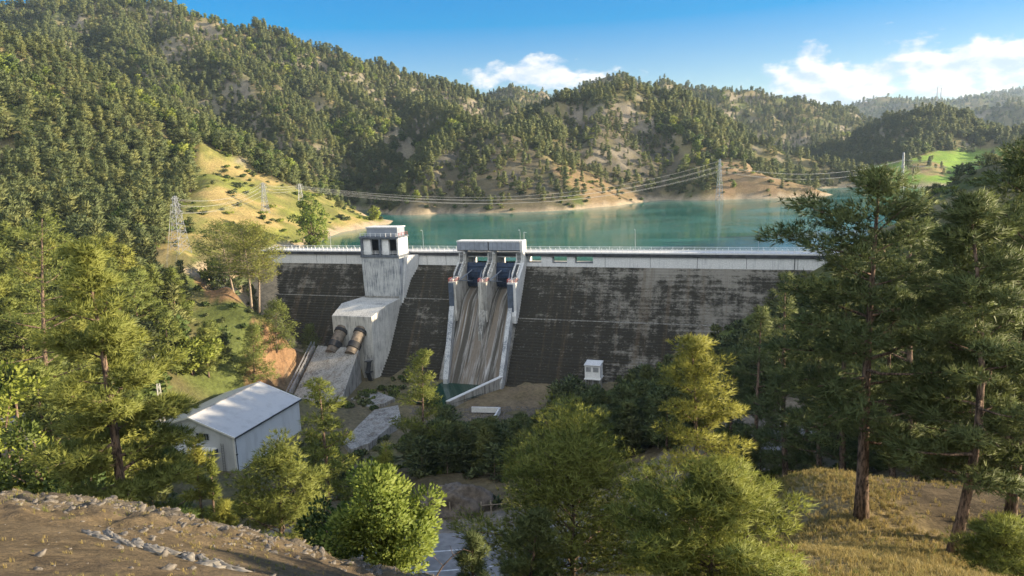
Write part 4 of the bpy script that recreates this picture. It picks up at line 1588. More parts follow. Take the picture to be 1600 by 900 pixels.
b = DB(HO)
for s_ in (139.3, 141.6, 143.8):
    b.box(s_, s_ + 0.3, 31.2, 31.5, -43, -37.304)
b.build('posts', MAT['steel'], hut)
b = DB(HO)
b.hexa([(138.6, 31.4, -41.2), (138.9, 31.4, -41.2), (138.2, 36.0, -42.4), (137.9, 36.0, -42.4), (138.6, 31.4, -38.6), (138.9, 31.4, -38.6), (138.2, 36.0, -40.6), (137.9, 36.0, -40.6)])
b.build('side_rail', MAT['blue'], hut)
b = DB(HO)
b.box(138.2, 143.0, 31.7, 36.2, -43.5, -41.6)
b.build('landing', MAT['concrete'], hut)

# ------------------------------------------------------------------ soil heap and fence by the road
def blob_mesh(name, rx, ry, rz, mat, seed, seg=40, rough=0.25, flat=True):
    a, e = np.meshgrid(np.linspace(0, 2 * np.pi, seg, endpoint=False), np.linspace(0 if flat else -np.pi / 2, np.pi / 2, seg // 2))
    X, Y_, Z = np.cos(e) * np.cos(a), np.cos(e) * np.sin(a), np.sin(e)
    d = 1 + rough * fbm(X * 2.2 + seed, Y_ * 2.2 + Z * 1.7, 5, seed)
    V = np.stack([(X * rx * d).ravel(), (Y_ * ry * d).ravel(), (Z * rz * d).ravel()], 1)
    n0, n1 = e.shape
    i, j = np.meshgrid(np.arange(n0 - 1), np.arange(n1), indexing='ij')
    F = np.stack([(i * n1 + j).ravel(), (i * n1 + (j + 1) % n1).ravel(), ((i + 1) * n1 + (j + 1) % n1).ravel(), ((i + 1) * n1 + j).ravel()], 1)
    me = mesh_arrays(name, V, F)
    me.materials.append(mat)
    return me


def place_mesh(name, me, loc, label, cat, rot=0, group=None):
    o = bpy.data.objects.new(name, me)
    COL.objects.link(o)
    o.location = loc
    o.rotation_euler = (0, 0, rot)
    return tag(o, label, cat, group)


place_mesh('soil_heap', blob_mesh('soil_heap', 5.6, 3.2, 4.1, MAT['soil'], 3, 64, 0.32), (-9.0, 90.5, 52.9), 'tall heap of dug grey-brown soil and roots beside the road', 'soil heap')
place_mesh('soil_heap', blob_mesh('soil_heap', 3.2, 2.0, 1.6, MAT['soil'], 9, 48, 0.3), (-13.6, 88.5, 53.0), 'lower heap of dark soil against the left side of the tall heap', 'soil heap')
fpts = [(704, 806), (716, 803), (752, 806), (768, 804), (793, 803)]
for i, (px, py) in enumerate(fpts):
    w = ground_hit(px, py, 60, 130)
    o = thing('fence_post', 'weathered timber fence post between the soil heap and the track', 'fence post', (w[0], w[1], w[2] - 0.3), 0, 'fence posts by the soil heap')
    b = MB()
    b.tube([(0, 0, 0), (0.05 * (i % 3 - 1), 0.03, 2.3)], 0.11, 6)
    b.build('post', MAT['wood'], o)
w0, w1 = ground_hit(752, 806, 60, 130), ground_hit(793, 803, 60, 130)
o = thing('fence_rail', 'thin timber rail spanning the two right fence posts by the track', 'fence rail', tuple(w0))
b = MB()
b.tube([(0, 0, 1.5), tuple(np.array(w1) - np.array(w0) + np.array([0, 0, 1.5]))], 0.06, 5)
b.build('rail', MAT['wood'], o)


# ------------------------------------------------------------------ pylons and wires
def lattice(b, h, w0, w1, bays, r=0.09):
    lv = []
    for i in range(bays + 1):
        t = 1 - (1 - i / bays) ** 1.25
        w = w0 + (w1 - w0) * t
        lv.append([(sx * w / 2, sy * w / 2, h * t) for sx, sy in ((-1, -1), (1, -1), (1, 1), (-1, 1))])
    for a, c in zip(lv[:-1], lv[1:]):
        for k in range(4):
            k2 = (k + 1) % 4
            b.bar(a[k], c[k], r * 1.4)
            b.bar(a[k], c[k2], r * 0.8)
            b.bar(a[k2], c[k], r * 0.8)
            b.bar(c[k], c[k2], r * 0.8)


def pylon(px, py_base, py_top, label, arms=((0.72, 2.6), (0.84, 2.2), (0.95, 1.7)), Y=None, w0=4.6, rot=0.0, r=0.09):
    g = ground_hit(px, py_base, 60, 1200) if Y is None else at(px, py_base, Y)
    g = np.array([g[0], g[1], h1(g[0], g[1])])
    h = at(px, py_top, g[1])[2] - g[2]
    o = thing('lattice_pylon', label, 'pylon', tuple(g - np.array([0, 0, 0.3])), rot, 'lattice pylons carrying the power lines')
    b = MB()
    lattice(b, h, w0, 0.9, 9, r)
    b.build('tower', MAT['steel'], o)
    tips = []
    for fr, L in arms:
        b = MB()
        z = h * fr
        for sgn in (-1, 1):
            b.bar((0, 0.4, z), (sgn * L, 0, z + 0.25), r)
            b.bar((0, -0.4, z), (sgn * L, 0, z + 0.25), r)
            b.bar((0, 0, z + 1.2), (sgn * L, 0, z + 0.25), r)
        b.build('crossarm', MAT['steel'], o)
        c, s = math.cos(rot), math.sin(rot)
        for sgn in (-1, 1):
            tips.append(np.array([g[0] + sgn * L * c, g[1] + sgn * L * s, g[2] + z - 0.4]))
            b = MB()
            b.tube([(sgn * L, 0, z + 0.25), (sgn * L, 0, z - 0.5)], 0.09, 5)
            b.build('insulator', MAT['dark_steel'], o)
    return tips


def wire(a, c, sag, label, group, r=0.055):
    a, c = np.array(a), np.array(c)
    o = thing('power_line', label, 'power line', tuple(a), 0, group)
    pts = []
    for i in range(25):
        t = i / 24
        p = (c - a) * t
        p[2] -= sag * 4 * t * (1 - t)
        pts.append(tuple(p))
    b = MB()
    b.tube(pts, r, 4)
    b.build('cable', MAT['wire'], o)


T1 = pylon(283, 394, 305, 'tall lattice pylon beside the bright bend of the access road left of the dam', Y=270, rot=R(60), r=0.062, w0=5.4)
T2 = pylon(415, 333, 285, 'smaller lattice pylon on the sunny grass slope, left of the bright poplar', w0=3.6, rot=R(40), r=0.07)
T3 = pylon(470, 314, 287, 'small lattice pylon farthest along the grass ridge near the lake shore', w0=3.0, rot=R(20), r=0.07)
T4 = pylon(1124, 308, 248, 'lattice pylon on the brown lakeside headland across the water', Y=608, w0=4.5, rot=R(30), r=0.14)
T5 = pylon(1410, 272, 238, 'slim lattice pylon above the green meadow on the far right shore', Y=700, w0=3.2, rot=R(80), r=0.16)
for k in range(0, 6, 1):
    wire(T2[k], T1[k], 3.5, 'power line from the tall pylon up to the grass slope pylon', 'power lines over the grass slope', 0.03)
for k in range(6):
    wire(T3[k], T2[k], 1.2, 'power line between the two pylons on the grass ridge', 'power lines along the grass ridge', 0.03)
for k in range(5):
    wire(T3[k], T4[k], 17.0, 'long power line sagging across the lake to the headland pylon', 'power lines across the lake', 0.05)
for k in range(4):
    wire(T4[k], T5[k], 10.0, 'power line from the headland pylon to the meadow pylon', 'power lines over the far shore', 0.055)
E1 = at(1700, 240, 680)
for k in range(3):
    wire(T5[k], E1 + np.array([0, 0, 2.5 * k]), 6.0, 'power line running from the meadow pylon out of the picture', 'power lines leaving to the right', 0.055)
# gantry towers of the switchyard, left of the powerhouse, and the lines down to them
g0 = np.array([-104.0, 190.0, h1(-104, 190)])
GT = []
for i, (x, y, px, pt, lab) in enumerate(((-101.5, 192, 240, 558, 'lattice gantry tower rising behind the big left pine, farther of two'), (-93.5, 176, 247, 600, 'lattice gantry tower rising behind the big left pine, nearer of two'))):
    top = at(px, pt, y)
    gz = h1(top[0], y) - 0.2
    o = thing('gantry_tower', lab, 'gantry', (top[0], y, gz), 0.3, 'switchyard gantry towers')
    b = MB()
    lattice(b, top[2] - gz, 1.4, 0.7, 8, 0.035)
    b.build('tower', MAT['wire'], o)
    GT.append(top)
for k in range(3):
    wire(T1[k], GT[0] + np.array([0.8 * k - 0.8, 0, -0.3]), 4.0, 'power line dropping from the tall pylon to the switchyard', 'power lines down to the switchyard', 0.03)
# radio masts on the far hill
for px, top in ((1464, 136), (1470, 137)):
    g = at(px, 152, 3240)
    gz = h1(g[0], g[1])
    h = at(px, top, 3240)[2] - gz
    o = thing('radio_mast', 'thin radio mast on the distant blue ridge, %s of the pair' % ('left' if px < 1467 else 'right'), 'mast', (g[0], g[1], gz - 1), 0, 'radio masts on the far ridge')
    b = MB()
    lattice(b, h, 3.0, 1.2, 8, 0.5)
    b.build('mast', MAT['steel'], o)

# ------------------------------------------------------------------ trees
def unit(a):
    return a / np.maximum(np.linalg.norm(a, axis=1, keepdims=True), 1e-6)


def leaves(rng, pads, n, Lf, Wf, tuft=1, spread=0.5, up=0.45, flat=0.62, quad=False, ctr=(0, 0)):
    """pads: (k,7) centre xyz, radius, outward xyz -> leaf-sized faces through the volume of every pad"""
    w = pads[:, 3] ** 2
    k = rng.choice(len(pads), n, p=w / w.sum())
    P = pads[k]
    d = unit(rng.normal(size=(n, 3)))
    d[:, 2] = d[:, 2] * 0.9 + 0.12
    rr = P[:, 3] * (0.35 + 0.75 * rng.random(n) ** 0.6)
    pos = P[:, :3] + d * rr[:, None] * np.array([1, 1, flat])
    main = unit(d * 0.8 + P[:, 4:7] * 0.45 + np.array([0, 0, up]) + rng.normal(size=(n, 3)) * 0.22)
    pv = rng.random(len(pads))
    val = np.clip(0.5 * pv[k] + 0.5 * rng.random(n), 0, 1)
    if tuft > 1:
        pos, main, val = np.repeat(pos, tuft, 0), np.repeat(main, tuft, 0), np.repeat(val, tuft)
        main = unit(main + rng.normal(size=main.shape) * spread)
        n = n * tuft
    side = unit(np.cross(main, unit(rng.normal(size=(n, 3)))))
    out = np.repeat(d * 0.9 + P[:, 4:7] * 0.45 + np.array([0, 0, 0.25]), tuft, 0)
    fl = np.einsum('ij,ij->i', np.cross(side, main), out) < 0
    side[fl] *= -1
    nrm = unit(unit(out) + 0.35 * unit(np.cross(side, main)) + 0.15 * rng.normal(size=(n, 3)))
    L = Lf * (0.7 + 0.6 * rng.random(n))[:, None]
    W = Wf * (0.7 + 0.6 * rng.random(n))[:, None]
    if quad:
        nrm = np.repeat(nrm, 4, 0)
        V = np.stack([pos, pos + main * L * 0.5 + side * W * 0.5, pos + main * L, pos + main * L * 0.5 - side * W * 0.5], 1).reshape(-1, 3)
        F = np.arange(4 * n).reshape(-1, 4)
    else:
        nrm = np.repeat(nrm, 3, 0)
        V = np.stack([pos - side * W * 0.5, pos + side * W * 0.5, pos + main * L], 1).reshape(-1, 3)
        F = np.arange(3 * n).reshape(-1, 3)
    return V, F, val, nrm


CROWN_N = {}


def make_pine(seed, H, R_, cb=0.2, kind='mature', n=4000, Lf=0.4, Wf=0.12, tuft=1, lean=(0, 0), limbs=None, extra=(), trunk_r=None,
              mat='pine', bark='bark', sides=7, pad=0.2, wood=True, up=0.45, droop=0.0, name='crown', spread=0.5):
    rng = np.random.default_rng(seed)
    nl = limbs or int(12 + 1.5 * H)
    tr = trunk_r or (0.013 * H + 0.05)
    bend = rng.normal(size=2) * 0.012 * H
    def axis(t):
        return np.array([lean[0] * t + bend[0] * math.sin(t * 3.1), lean[1] * t + bend[1] * math.sin(t * 3.1), H * t])
    pads, wd = [], []
    specs = []
    for i in range(nl):
        t = cb + (0.98 - cb) * ((i + rng.random()) / nl)
        q = (t - cb) / (1 - cb)
        if kind == 'mature':
            pr = (1 - q) ** 0.6 * (0.62 + 0.38 * min(1, q / 0.2))
            pitch = -8 + 52 * q
        elif kind == 'cone':
            pr = (1 - q) ** 0.85
            pitch = 2 + 50 * q
        elif kind == 'bush':
            pr = math.sqrt(max(0.02, 1 - (q * 0.95) ** 2)) * (0.85 + 0.15 * min(1, q / 0.25))
            pitch = 2 + 70 * q * q + 8 * q
        elif kind == 'umbrella':
            pr = (1 - max(0, q - 0.45) / 0.55) ** 0.6 * min(1, 0.55 + q * 1.3)
            pitch = 8 + 40 * q
        else:                                   # slender
            pr = (1 - q) ** 0.5 * min(1, 0.5 + q)
            pitch = 25 + 45 * q
        az = i * 2.39996 + rng.normal() * 0.5
        specs.append((t, az, R_ * max(pr, 0.06) * rng.uniform(0.62, 1.12), math.radians(pitch + rng.normal() * 9 - droop)))
    specs += [(t, math.radians(a), L, math.radians(p)) for t, a, L, p in extra]
    for t, az, L, pt in specs:
        b0 = axis(t)
        dr = np.array([math.cos(az) * math.cos(pt), math.sin(az) * math.cos(pt), math.sin(pt)])
        hz = np.array([math.cos(az), math.sin(az), 0])
        sd_ = np.array([-math.sin(az), math.cos(az), 0])
        kink = rng.normal() * 0.08
        pts = [b0 + dr * L * f + np.array([0, 0, 0.10 * L * f * f]) + sd_ * L * kink * math.sin(f * 4) for f in (0, 0.3, 0.6, 0.85, 1.0)]
        wd.append((pts, max(0.02, tr * (1 - t * 0.75) * 0.42 * min(1, L / R_ + 0.3))))
        m = max(2, int(round(L / (R_ * pad * 0.75))))
        for j in range(m):
            f = 0.34 + 0.66 * (j + rng.random() * 0.8) / m
            f = min(f, 1.02)
            c = b0 + dr * L * f + np.array([0, 0, 0.10 * L * f * f]) + sd_ * rng.normal() * 0.16 * L + np.array([0, 0, rng.normal() * 0.05 * L])
            rp = R_ * pad * rng.uniform(0.65, 1.2) * (0.75 + 0.3 * f)
            pads.append([*c, rp, *(hz * 0.8 + dr * 0.4)])
    tp = axis(0.985)
    pads.append([*tp, R_ * pad * 0.7, 0, 0, 1])
    tp = axis(0.94)
    pads.append([*tp, R_ * pad * 0.8, 0, 0, 1])
    pads = np.array(pads)
    V, F, val, nrm = leaves(rng, pads, n, Lf, Wf, tuft, spread, up)
    # the crown ends up exactly as tall and as wide as asked for
    kz = H / np.percentile(V[:, 2], 99.9)
    ax_ = V[:, :2] - np.outer(V[:, 2] / H, np.array(lean))
    kr = float(np.clip(R_ / np.percentile(np.hypot(ax_[:, 0], ax_[:, 1]), 96), 0.75, 1.7))

    def fit(P):
        z = P[:, 2] * np.where(P[:, 2] > 0, kz, 1)
        l0 = np.outer(P[:, 2] / H, np.array(lean))
        l1 = np.outer(z / H, np.array(lean))
        return np.column_stack([(P[:, :2] - l0) * kr + l1, z])
    V = fit(V)
    me = mesh_arrays(name, V, F, val)
    soft_normals(me, nrm)
    CROWN_N[me.name] = nrm
    me.materials.append(MAT[mat])
    b = MB()
    tt = np.linspace(0, 0.97, 8)
    b.tube([tuple(axis(t)) for t in tt], [tr * (1.25 if t == 0 else 1.0) * (1 - 0.88 * t) for t in tt], sides)
    if wood:
        for pts, r in wd:
            b.tube([tuple(p) for p in pts], [r, r * 0.8, r * 0.6, r * 0.4, r * 0.25], 4 if sides < 8 else 5, cap=False)
    ntr = 8 * sides
    W_ = np.array(b.v)
    lim = fit(W_)
    lim[:ntr] = fit(W_[:ntr])
    cen = np.repeat(lim[:ntr].reshape(8, sides, 3).mean(1), sides, 0)
    lim[:ntr, :2] = cen[:, :2] + (lim[:ntr, :2] - cen[:, :2]) / kr
    b.v = [tuple(p) for p in lim]
    tm = b.mesh('trunk', MAT[bark])
    tm.polygons.foreach_set('use_smooth', [True] * len(tm.polygons))
    return tm, me


def make_broadleaf(seed, H, R_, cb=0.25, n=5000, Lf=0.2, Wf=0.13, mat='leaf', bark='bark', npads=46, slender=False, tilt=0.0):
    rng = np.random.default_rng(seed)
    pads, b = [], MB()
    tr = 0.016 * H + 0.03
    nst = 1 if slender else 3
    for s in range(nst):
        a = 2 * math.pi * s / nst + 0.5
        w = 0.0 if slender else 0.33 * R_
        b.tube([(0.08 * math.cos(a), 0.08 * math.sin(a), -0.2), (w * .5 * math.cos(a), w * .5 * math.sin(a), H * 0.35), (w * math.cos(a), w * math.sin(a), H * 0.8)], [tr, tr * 0.7, tr * 0.25], 6)
    for i in range(npads):
        d = unit(rng.normal(size=(1, 3)))[0]
        rr = rng.random() ** 0.45
        zc = cb + (1 - cb) * 0.5
        z = H * (zc + d[2] * rr * (1 - cb) * 0.47)
        k = 1.0
        if slender:
            k = (1 - abs((z / H - 0.45)) * 1.2)
        c = np.array([d[0] * rr * R_ * 0.85 * k, d[1] * rr * R_ * 0.85 * k, z])
        pads.append([*c, R_ * rng.uniform(0.18, 0.34) * (0.6 if slender else 1), d[0] * .6, d[1] * .6, 0.3])
        if i % 3 == 0:
            b.tube([(0, 0, H * 0.25), tuple(np.array([0, 0, z * 0.55]) + c * np.array([.45, .45, .3])), tuple(c)], [tr * 0.4, tr * 0.25, tr * 0.1], 4, cap=False)
    V, F, val, nrm = leaves(rng, np.array(pads), n, Lf, Wf, 1, 0.5, 0.2, 0.8, quad=True)
    me = mesh_arrays('crown', V, F, val)
    soft_normals(me, nrm)
    me.materials.append(MAT[mat])
    tm = b.mesh('trunk', MAT[bark])
    return tm, me


def tree_thing(name, label, cat, loc, tm, cm, rot=0.0, scale=(1, 1, 1), group=None):
    o = thing(name, label, cat, loc, rot, group)
    o.scale = scale
    part('trunk', tm, o)
    part('crown', cm, o)
    return o


HERO = []      # (px0, px1, py0, py1) kept for the scatter below


def hero(kind, label, bpx, bpy_, Y, tpx, tpy, wpx, seed, name='pine_tree', cat='pine tree', group=None, emb=0.25, **kw):
    """stand a tree where the photograph shows it: foot at (bpx, bpy), distance Y, top pixel (tpx, tpy), crown wpx wide"""
    p = at(bpx, bpy_, Y)
    z = h1(p[0], Y) - emb
    tp = at(tpx, tpy, Y)
    H = max(tp[2] - z, 0.6)
    dist = np.linalg.norm(tp - CAM)
    R_ = wpx / FPX * dist * 0.5
    if kind == 'broad':
        tm, cm = make_broadleaf(seed, H, R_, **kw)
    else:
        tm, cm = make_pine(seed, H, R_ * 0.98, kind=kind, lean=(tp[0] - p[0], 0), **kw)
    return tree_thing(name, label, cat, (p[0], Y, z), tm, cm, group=group)


NEAR = dict(Lf=0.28, Wf=0.036, tuft=6, sides=10, spread=0.42)
hero('mature', 'big old golden-green pine at the left with a thick bare trunk and pale dead branches', 191, 800, 30, 130, 378, 196, 11, cb=0.10, n=12500, pad=0.185, limbs=34, trunk_r=0.27,
     extra=((0.14, 175, 2.3, 8), (0.2, 5, 2.6, 12), (0.33, 185, 2.6, -4), (0.45, 0, 2.6, 4), (0.08, 10, 2.2, 15)), **NEAR)
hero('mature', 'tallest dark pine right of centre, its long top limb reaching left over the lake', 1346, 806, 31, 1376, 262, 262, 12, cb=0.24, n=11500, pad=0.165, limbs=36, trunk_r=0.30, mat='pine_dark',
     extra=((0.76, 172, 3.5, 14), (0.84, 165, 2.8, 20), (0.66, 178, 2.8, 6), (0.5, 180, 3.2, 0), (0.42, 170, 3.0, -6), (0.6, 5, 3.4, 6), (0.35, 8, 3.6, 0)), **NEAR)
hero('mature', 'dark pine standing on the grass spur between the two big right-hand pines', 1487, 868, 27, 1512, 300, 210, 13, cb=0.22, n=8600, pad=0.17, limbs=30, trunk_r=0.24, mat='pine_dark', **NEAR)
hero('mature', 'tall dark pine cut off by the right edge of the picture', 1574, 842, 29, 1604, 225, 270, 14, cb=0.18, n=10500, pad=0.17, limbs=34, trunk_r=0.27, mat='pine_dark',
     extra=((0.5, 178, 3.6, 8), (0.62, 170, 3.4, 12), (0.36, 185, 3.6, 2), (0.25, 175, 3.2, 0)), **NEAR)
hero('mature', 'pine with a feathery crown seen behind the gap of the two big right-hand pines', 1430, 780, 48, 1425, 292, 170, 15, cb=0.2, n=5000, pad=0.2, limbs=34, Lf=0.34, Wf=0.045, tuft=5, sides=8, mat='pine_dark')
hero('mature', 'pine at the far right rising behind the edge tree against the meadow', 1525, 760, 52, 1530, 320, 150, 16, cb=0.2, n=4600, pad=0.2, limbs=32, Lf=0.34, Wf=0.045, tuft=5, sides=8, mat='pine_dark')
hero('mature', 'sunlit young pine with an open pointed crown right of the big centre bush', 1086, 775, 45, 1080, 524, 190, 17, cb=0.2, n=6400, pad=0.18, limbs=32, Lf=0.32, Wf=0.038, tuft=6, sides=8, mat='pine_young')
hero('bush', 'large round bushy pine in the centre foreground above the dirt track', 893, 905, 32, 900, 648, 330, 18, cb=0.12, n=17000, pad=0.2, limbs=74, Lf=0.30, Wf=0.032, tuft=6, sides=8, mat='pine_young', up=0.9)
hero('bush', 'bright yellow-green bushy pine in the right foreground, lit from behind', 1110, 925, 17, 1125, 722, 262, 19, cb=0.03, n=10500, pad=0.16, limbs=50, Lf=0.22, Wf=0.021, tuft=6, sides=8, mat='pine_young', up=1.1)
hero('mature', 'slender sunlit pine standing in front of the foot of the chute', 662, 735, 112, 660, 546, 100, 20, cb=0.22, n=3600, pad=0.24, limbs=22, Lf=0.5, Wf=0.09, tuft=4, sides=7, mat='pine_young')
hero('mature', 'sunlit pine in front of the anchor block, right of the powerhouse wall', 503, 760, 62, 497, 590, 120, 21, cb=0.2, n=3400, pad=0.2, limbs=26, Lf=0.36, Wf=0.055, tuft=5, sides=7, mat='pine_young')
hero('bush', 'dense dark green pine below the powerhouse wall', 442, 862, 40, 440, 682, 175, 22, cb=0.05, n=8000, pad=0.19, limbs=40, Lf=0.32, Wf=0.04, tuft=6, sides=7, mat='pine')
hero('cone', 'thin pointed pine poking up behind the bright broadleaf tree', 604, 830, 33, 602, 690, 66, 23, cb=0.05, n=1900, pad=0.24, limbs=22, Lf=0.28, Wf=0.032, tuft=5, sides=7, mat='pine_young')
hero('slender', 'thin young pine in front of the powerhouse canopy, taller of the pair', 300, 800, 40, 301, 684, 48, 24, cb=0.1, n=1400, pad=0.3, limbs=20, Lf=0.32, Wf=0.045, tuft=5, mat='pine_young')
hero('slender', 'thin young pine in front of the powerhouse canopy, shorter of the pair', 325, 800, 42, 327, 702, 34, 25, cb=0.1, n=1000, pad=0.3, limbs=16, Lf=0.32, Wf=0.045, tuft=5, mat='pine_young')
hero('cone', 'little pale green pine on the rocky edge of the left slope', 350, 825, 22, 348, 778, 50, 26, cb=0.05, n=1300, pad=0.26, limbs=18, Lf=0.16, Wf=0.022, tuft=5, mat='pine_young', emb=0.1)
hero('bush', 'low dark green shrub on the rocky edge of the left slope', 283, 826, 21, 283, 799, 52, 27, name='shrub', cat='shrub', cb=0.02, n=1500, pad=0.26, limbs=26, Lf=0.16, Wf=0.022, tuft=5, mat='leaf_dark', emb=0.1, wood=False)
hero('broad', 'bright green broadleaf tree in the foreground left of the road', 607, 915, 22.5, 588, 735, 172, 28, name='broadleaf_tree', cat='broadleaf tree', cb=0.10, n=17000, Lf=0.15, Wf=0.085, npads=52)
hero('bush', 'dark green sapling standing in front of the road', 738, 915, 24, 738, 828, 58, 29, cb=0.04, n=1500, pad=0.24, limbs=24, Lf=0.26, Wf=0.03, tuft=5, mat='pine_dark')
hero('bush', 'dark bushy pine at the left foot of the big centre bush', 815, 905, 28, 840, 795, 100, 30, cb=0.04, n=3000, pad=0.22, limbs=28, Lf=0.26, Wf=0.032, tuft=6, mat='pine_dark')
hero('bush', 'bushy green pine in the bottom right corner', 1570, 930, 21, 1568, 808, 130, 31, cb=0.03, n=4600, pad=0.18, limbs=36, Lf=0.24, Wf=0.024, tuft=6, mat='pine_young', up=0.9)
hero('broad', 'bright yellow-green broadleaf tree on the earth bank behind the powerhouse', 303, 600, 203, 304, 524, 84, 32, name='broadleaf_tree', cat='broadleaf tree', cb=0.05, n=5200, Lf=0.95, Wf=0.62)
hero('cone', 'pointed pine right behind the bright broadleaf tree on the bank', 326, 590, 208, 325, 500, 52, 33, cb=0.08, n=4600, pad=0.24, Lf=0.6, Wf=0.13, tuft=3, mat='pine')
hero('cone', 'pointed pine on the bluff edge left of the bare earth slope', 397, 590, 214, 396, 505, 60, 34, cb=0.06, n=4600, pad=0.24, Lf=0.6, Wf=0.13, tuft=3, mat='pine')
hero('bush', 'rounded pine growing on top of the bare earth bluff', 431, 536, 237, 432, 466, 64, 35, cb=0.06, n=4600, pad=0.22, Lf=0.65, Wf=0.14, tuft=3, mat='pine')
hero('cone', 'small round pine in the shade beside the penstock block', 484, 548, 258, 484, 505, 40, 36, cb=0.12, n=2000, pad=0.3, Lf=0.6, Wf=0.15, tuft=3, mat='pine')
hero('umbrella', 'umbrella-shaped pine with a long bare trunk closest to the dam end', 404, 487, 240, 402, 350, 80, 37, cb=0.36, n=4200, pad=0.2, Lf=0.6, Wf=0.12, tuft=4, mat='pine', bark='bark_pale')
hero('umbrella', 'umbrella-shaped pine with a leaning pale trunk on the terrace', 394, 491, 236, 374, 343, 92, 38, cb=0.38, n=4600, pad=0.2, Lf=0.6, Wf=0.12, tuft=4, mat='pine', bark='bark_pale')
hero('umbrella', 'leftmost umbrella-shaped pine of the trio on the terrace', 365, 446, 248, 338, 343, 86, 39, cb=0.3, n=4400, pad=0.2, Lf=0.6, Wf=0.12, tuft=4, mat='pine', bark='bark_pale')
hero('broad', 'bright green poplar on the sunny shore left of the intake tower', 487, 374, 345, 485, 300, 74, 40, name='poplar_tree', cat='poplar tree', cb=0.04, n=4600, Lf=1.0, Wf=0.7, slender=True, npads=80)
hero('broad', 'bright green leafy tree at the left edge below the big pine', 20, 790, 52, 22, 560, 130, 41, name='broadleaf_tree', cat='broadleaf tree', cb=0.12, n=6500, Lf=0.36, Wf=0.23)
hero('broad', 'deep green leafy tree between the left edge and the big pine', 82, 800, 48, 80, 640, 120, 42, name='broadleaf_tree', cat='broadleaf tree', cb=0.1, n=6000, Lf=0.34, Wf=0.22, mat='leaf_dark')
hero('broad', 'round leafy bush low behind the trunk of the big left pine', 130, 800, 44, 135, 700, 90, 43, name='broadleaf_tree', cat='broadleaf tree', cb=0.08, n=4000, Lf=0.3, Wf=0.2, mat='leaf_dark')
hero('broad', 'dark leafy bush left of the bright broadleaf tree', 520, 880, 33, 525, 770, 95, 44, name='broadleaf_tree', cat='broadleaf tree', cb=0.08, n=4200, Lf=0.24, Wf=0.15, mat='leaf_dark')
hero('mature', 'pine on the left standing tall against the shaded gully, near the left edge', 60, 560, 120, 66, 330, 130, 45, cb=0.15, n=3000, pad=0.22, limbs=30, Lf=0.55, Wf=0.10, tuft=4, mat='pine')
# middle-distance pines on the right bank
for i, (bx, by, Y, tx, ty, w, lab) in enumerate([
        (1232, 690, 72, 1228, 425, 120, 'dark pine with a pale broken top just left of the tallest pine'),
        (1180, 690, 84, 1190, 478, 100, 'dark pine filling the gap right of the sunlit young pine'),
        (1285, 690, 66, 1282, 470, 110, 'dark pine directly behind the trunk of the tallest pine'),
        (1320, 700, 60, 1325, 400, 110, 'dark pine overlapping the left side of the tallest pine'),
        (1140, 690, 95, 1150, 540, 80, 'smaller dark pine behind the right side of the sunlit young pine'),
        (1400, 720, 58, 1395, 430, 120, 'dark pine in the shade right of the tallest trunk'),
        (1470, 740, 60, 1470, 400, 120, 'dark pine in deep shade behind the middle spur pine'),
        (1560, 760, 56, 1565, 420, 120, 'dark pine in deep shade behind the edge tree'),
        (1260, 700, 90, 1255, 520, 80, 'dark pine low in the shaded stand behind the spur crest'),
        (1345, 720, 75, 1350, 500, 90, 'dark pine farther back in the shade of the tallest pine'),
        (1640, 760, 50, 1640, 330, 150, 'dark pine just beyond the right edge of the picture')]):
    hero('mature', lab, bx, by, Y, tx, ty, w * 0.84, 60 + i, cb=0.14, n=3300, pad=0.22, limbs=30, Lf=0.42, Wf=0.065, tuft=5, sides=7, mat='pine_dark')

# ------------------------------------------------------------------ scattered pines: individuals where they show largest, one forest beyond
PROTO_MID = []
for i in range(7):
    k = ['mature', 'mature', 'cone', 'mature', 'bush', 'cone', 'umbrella'][i]
    PROTO_MID.append(make_pine(200 + i, 10.0, [2.9, 3.3, 2.6, 2.7, 3.0, 2.3, 3.2][i], cb=[.16, .2, .06, .12, .06, .08, .35][i], kind=k, n=1700, Lf=0.55, Wf=0.13, tuft=3, limbs=26, pad=0.24,
                               mat='pine', sides=6, wood=(i in (0, 1, 3, 6))))
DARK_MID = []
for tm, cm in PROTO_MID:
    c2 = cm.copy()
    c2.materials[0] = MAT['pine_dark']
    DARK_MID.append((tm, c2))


def far_proto(seed, kind, R_, n, Lf, Wf, cb):
    tm, cm = make_pine(seed, 10.0, R_, cb=cb, kind=kind, n=n, Lf=Lf, Wf=Wf, tuft=1, limbs=16, pad=0.3, mat='pine_far', sides=4, wood=False)
    # one mesh: crown faces and a trunk
    nv = len(cm.vertices)
    V = np.zeros(nv * 3, np.float32)
    cm.vertices.foreach_get('co', V)
    F = np.arange(nv).reshape(-1, 3)
    r = 0.16
    tv = np.array([[r, 0, -1], [-r * .5, r * .87, -1], [-r * .5, -r * .87, -1], [0, 0, 8.5]])
    tf = np.array([[0, 1, 3], [1, 2, 3], [2, 0, 3]]) + nv
    val = np.zeros(len(F), np.float32)
    cm.attributes['v'].data.foreach_get('value', val)
    me = mesh_arrays('forest_pine', np.concatenate([V.reshape(-1, 3), tv]), np.concatenate([F, tf]), np.concatenate([val, [0, 0, 0]]))
    soft_normals(me, np.concatenate([CROWN_N[cm.name], [[1, 0, 0], [-.5, .87, 0], [-.5, -.87, 0], [0, 0, 1]]]))
    me.materials.append(MAT['pine_far'])
    me.materials.append(MAT['bark'])
    mi = np.zeros(len(F) + 3, np.int32)
    mi[-3:] = 1
    me.polygons.foreach_set('material_index', mi)
    return me


